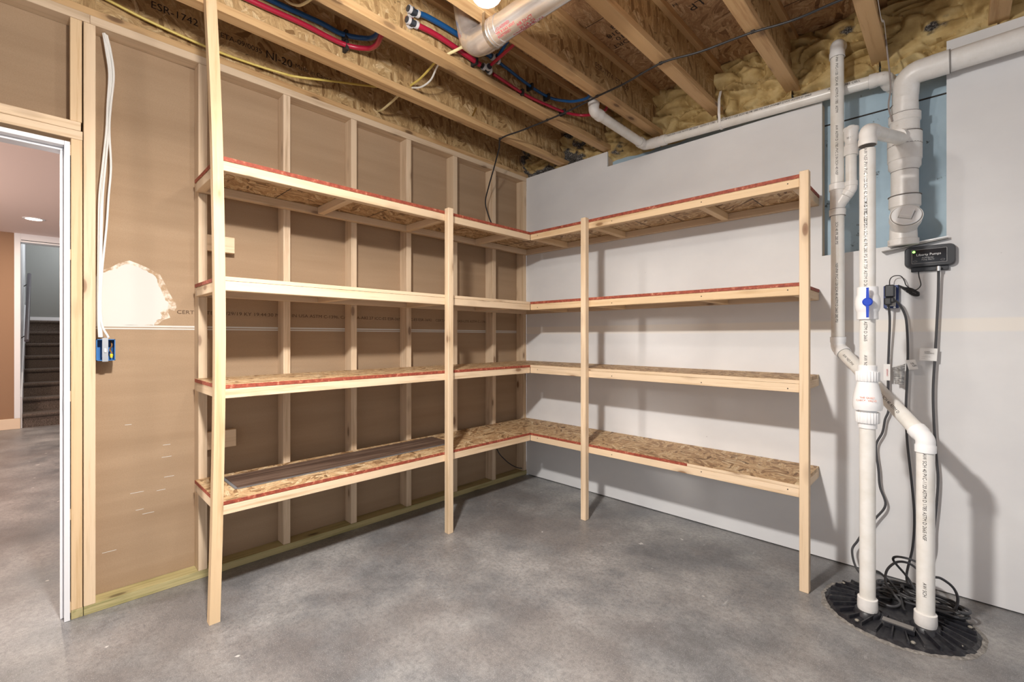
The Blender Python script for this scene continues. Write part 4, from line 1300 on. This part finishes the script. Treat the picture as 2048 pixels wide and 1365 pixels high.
tube('loop', catmull(loop(2.56, -.28, .10, .050, .15, .046, .018, 1.6, 0.8), 4), .0050, BLK, cc, 8)
tube('standing_loop', catmull([(2.66, -.20, .05), (2.60, -.21, .16), (2.545, -.245, .185), (2.505, -.28, .150), (2.50, -.31, .10), (2.53, -.34, .07), (2.555, -.37, .050), (2.53, -.41, .042), (2.48, -.40, .042), (2.455, -.36, .045), (2.47, -.31, .06), (2.51, -.30, .07)], 8), .0052, CORDG, cc, 8)
tube('standing_loop', catmull([(2.60, -.20, .05), (2.565, -.20, .11), (2.52, -.22, .175), (2.545, -.24, .205), (2.61, -.22, .19), (2.66, -.20, .12)], 8), .0052, CORDG, cc, 8)
tube('standing_loop', catmull([(2.66, -.36, .20), (2.685, -.34, .195), (2.72, -.31, .16), (2.735, -.29, .11), (2.725, -.29, .06), (2.69, -.30, .042), (2.65, -.29, .04)], 8), .0052, CORDG, cc, 8)
tube('standing_loop', catmull([(2.44, -.16, .075), (2.47, -.20, .09), (2.52, -.26, .075), (2.55, -.32, .065), (2.565, -.39, .045), (2.575, -.415, .043)], 8), .0052, BLK, cc, 8)

# ------------------------------------------------------------------ outlet and alarm
t = thing('outlet_box', (2.495, -.02, 1.42), 'navy blue outlet box on the white wall with plugs in it', 'electrical box')
box('box', 2.468, 2.526, -.030, .010, 1.362, 1.476, NAVY, t, .003)
box('socket', 2.482, 2.516, -.0345, -.0305, 1.372, 1.468, mat('socket_face', (.72, .71, .69), .4), t, .001)
for x in (2.487, 2.511):
    lathe('mounting_ear', [(0, .005), (.002, .005)], (x, -.031, 1.366), (0, -1, 0), STEEL, t, 12)
t = thing('power_adapter', (2.493, -.06, 1.44), 'small black plug-in adapter at the top of the wall outlet', 'adapter')
box('housing', 2.476, 2.514, -.078, -.035, 1.415, 1.476, BLKP, t, .005)
tube('lead', catmull([(2.494, -.058, 1.474), (2.494, -.05, 1.50), (2.502, -.04, 1.517), (2.518, -.035, 1.523), (2.536, -.03, 1.518), (2.548, -.03, 1.495), (2.555, -.03, 1.472), (2.575, -.025, 1.450), (2.592, -.022, 1.432), (2.598, -.03, 1.428),
                      (2.596, -.035, 1.438), (2.575, -.035, 1.455), (2.55, -.035, 1.462), (2.528, -.035, 1.470)], 8), .0022, BLK, t, 8)
for k in range(4):
    tube('lead', catmull([(2.524 + .003 * k, -.03 - .004 * k, 1.476 - .004 * k), (2.55, -.032 - .003 * k, 1.462 - .004 * k), (2.575, -.034, 1.450 - .003 * k), (2.600, -.030, 1.436 - .003 * k), (2.600, -.026, 1.424 - .002 * k), (2.582, -.03, 1.432 - .004 * k), (2.555, -.032, 1.450 - .003 * k)], 6), .0022, BLK, t, 8)
tube('lead', catmull([(2.580, -.03, 1.447), (2.596, -.03, 1.450), (2.608, -.03, 1.468), (2.606, -.03, 1.49), (2.602, -.03, 1.51), (2.600, -.04, 1.535)], 8), .0022, BLK, t, 8)

t = thing('pump_alarm', (2.638, -.03, 1.6), 'black rounded alarm box with a green light and white lettering on the wall', 'alarm')
def rbox(x0, x1, z0, z1, rr, yb, yf, name, m, bulge=0, parent=t):
    pts = []
    for (cx, cz, a0) in ((x1 - rr, z1 - rr, 0), (x0 + rr, z1 - rr, 90), (x0 + rr, z0 + rr, 180), (x1 - rr, z0 + rr, 270)):
        for i in range(7):
            a = math.radians(a0 + 15 * i)
            pts.append((cx + rr * math.cos(a), cz + rr * math.sin(a)))
    bm = bmesh.new()
    rows = []
    cxm, czm = (x0 + x1) / 2, (z0 + z1) / 2
    for (yy, k) in ((yb, 1), (yb + (yf - yb) * .6, 1), (yb + (yf - yb) * .85, .985), (yf, .95)):
        rows.append([bm.verts.new((cxm + (x - cxm) * k, yy, czm + (z - czm) * (1 - (1 - k) * 1.6))) for x, z in pts])
    n = len(pts)
    for a_, b_ in zip(rows, rows[1:]):
        for i in range(n): bm.faces.new((a_[i], a_[(i + 1) % n], b_[(i + 1) % n], b_[i]))
    bm.faces.new(rows[0][::-1]); bm.faces.new(rows[-1])
    return fin(name, bm, m, parent, 50)
AL0, AL1 = 2.548, 2.730
rbox(AL0, AL1, 1.556, 1.658, .022, -.002, -.038, 'housing', BLKP)
box('wall_bracket', 2.572, 2.706, -.020, -.002, 1.536, 1.560, BLKP, t, .002)
rbox(2.574, 2.702, 1.571, 1.642, .004, -.037, -.0395, 'face_panel', mat('panel_black', (.012, .012, .016), .2))
# outline of the panel
bm = bmesh.new()
for a_ in ((2.576, 2.700, 1.639, 1.6402), (2.576, 2.700, 1.5728, 1.574), (2.5755, 2.5767, 1.574, 1.639), (2.6993, 2.7005, 1.574, 1.639)):
    abox(bm, a_[0], a_[1], -.0402, -.0396, a_[2], a_[3])
fin('panel_line', bm, mat('silver_line', (.5, .5, .5), .4), t)
SILV = mat('silver_print', (.85, .85, .85), .5)
text('lettering', 'Liberty Pumps', (2.592, -.0400, 1.609), (1, 0, 0), (0, 0, 1), .0155, SILV, t, sx=.98)
text('lettering', 'ALM-Series', (2.612, -.0400, 1.596), (1, 0, 0), (0, 0, 1), .009, mat('grey_print', (.5, .5, .5), .5), t)
text('lettering', 'Pump Alarm', (2.611, -.0400, 1.587), (1, 0, 0), (0, 0, 1), .009, mat('grey_print', (.5, .5, .5), .5), t)
lathe('status_light', [(0, .0055), (.0035, .005), (.005, .002)], (2.5835, -.039, 1.630), (0, -1, 0), GREENLED, t, 16)
for x in (2.588, 2.686):
    bm = bmesh.new()
    pts_ = [(x + .0075 * math.cos(i * PI / 8), -.0403, 1.584 + .0035 * math.sin(i * PI / 8)) for i in range(17)]
    sweep(bm, pts_, .0004, 5, False)
    fin('button', bm, mat('grey_print', (.5, .5, .5), .5), t)
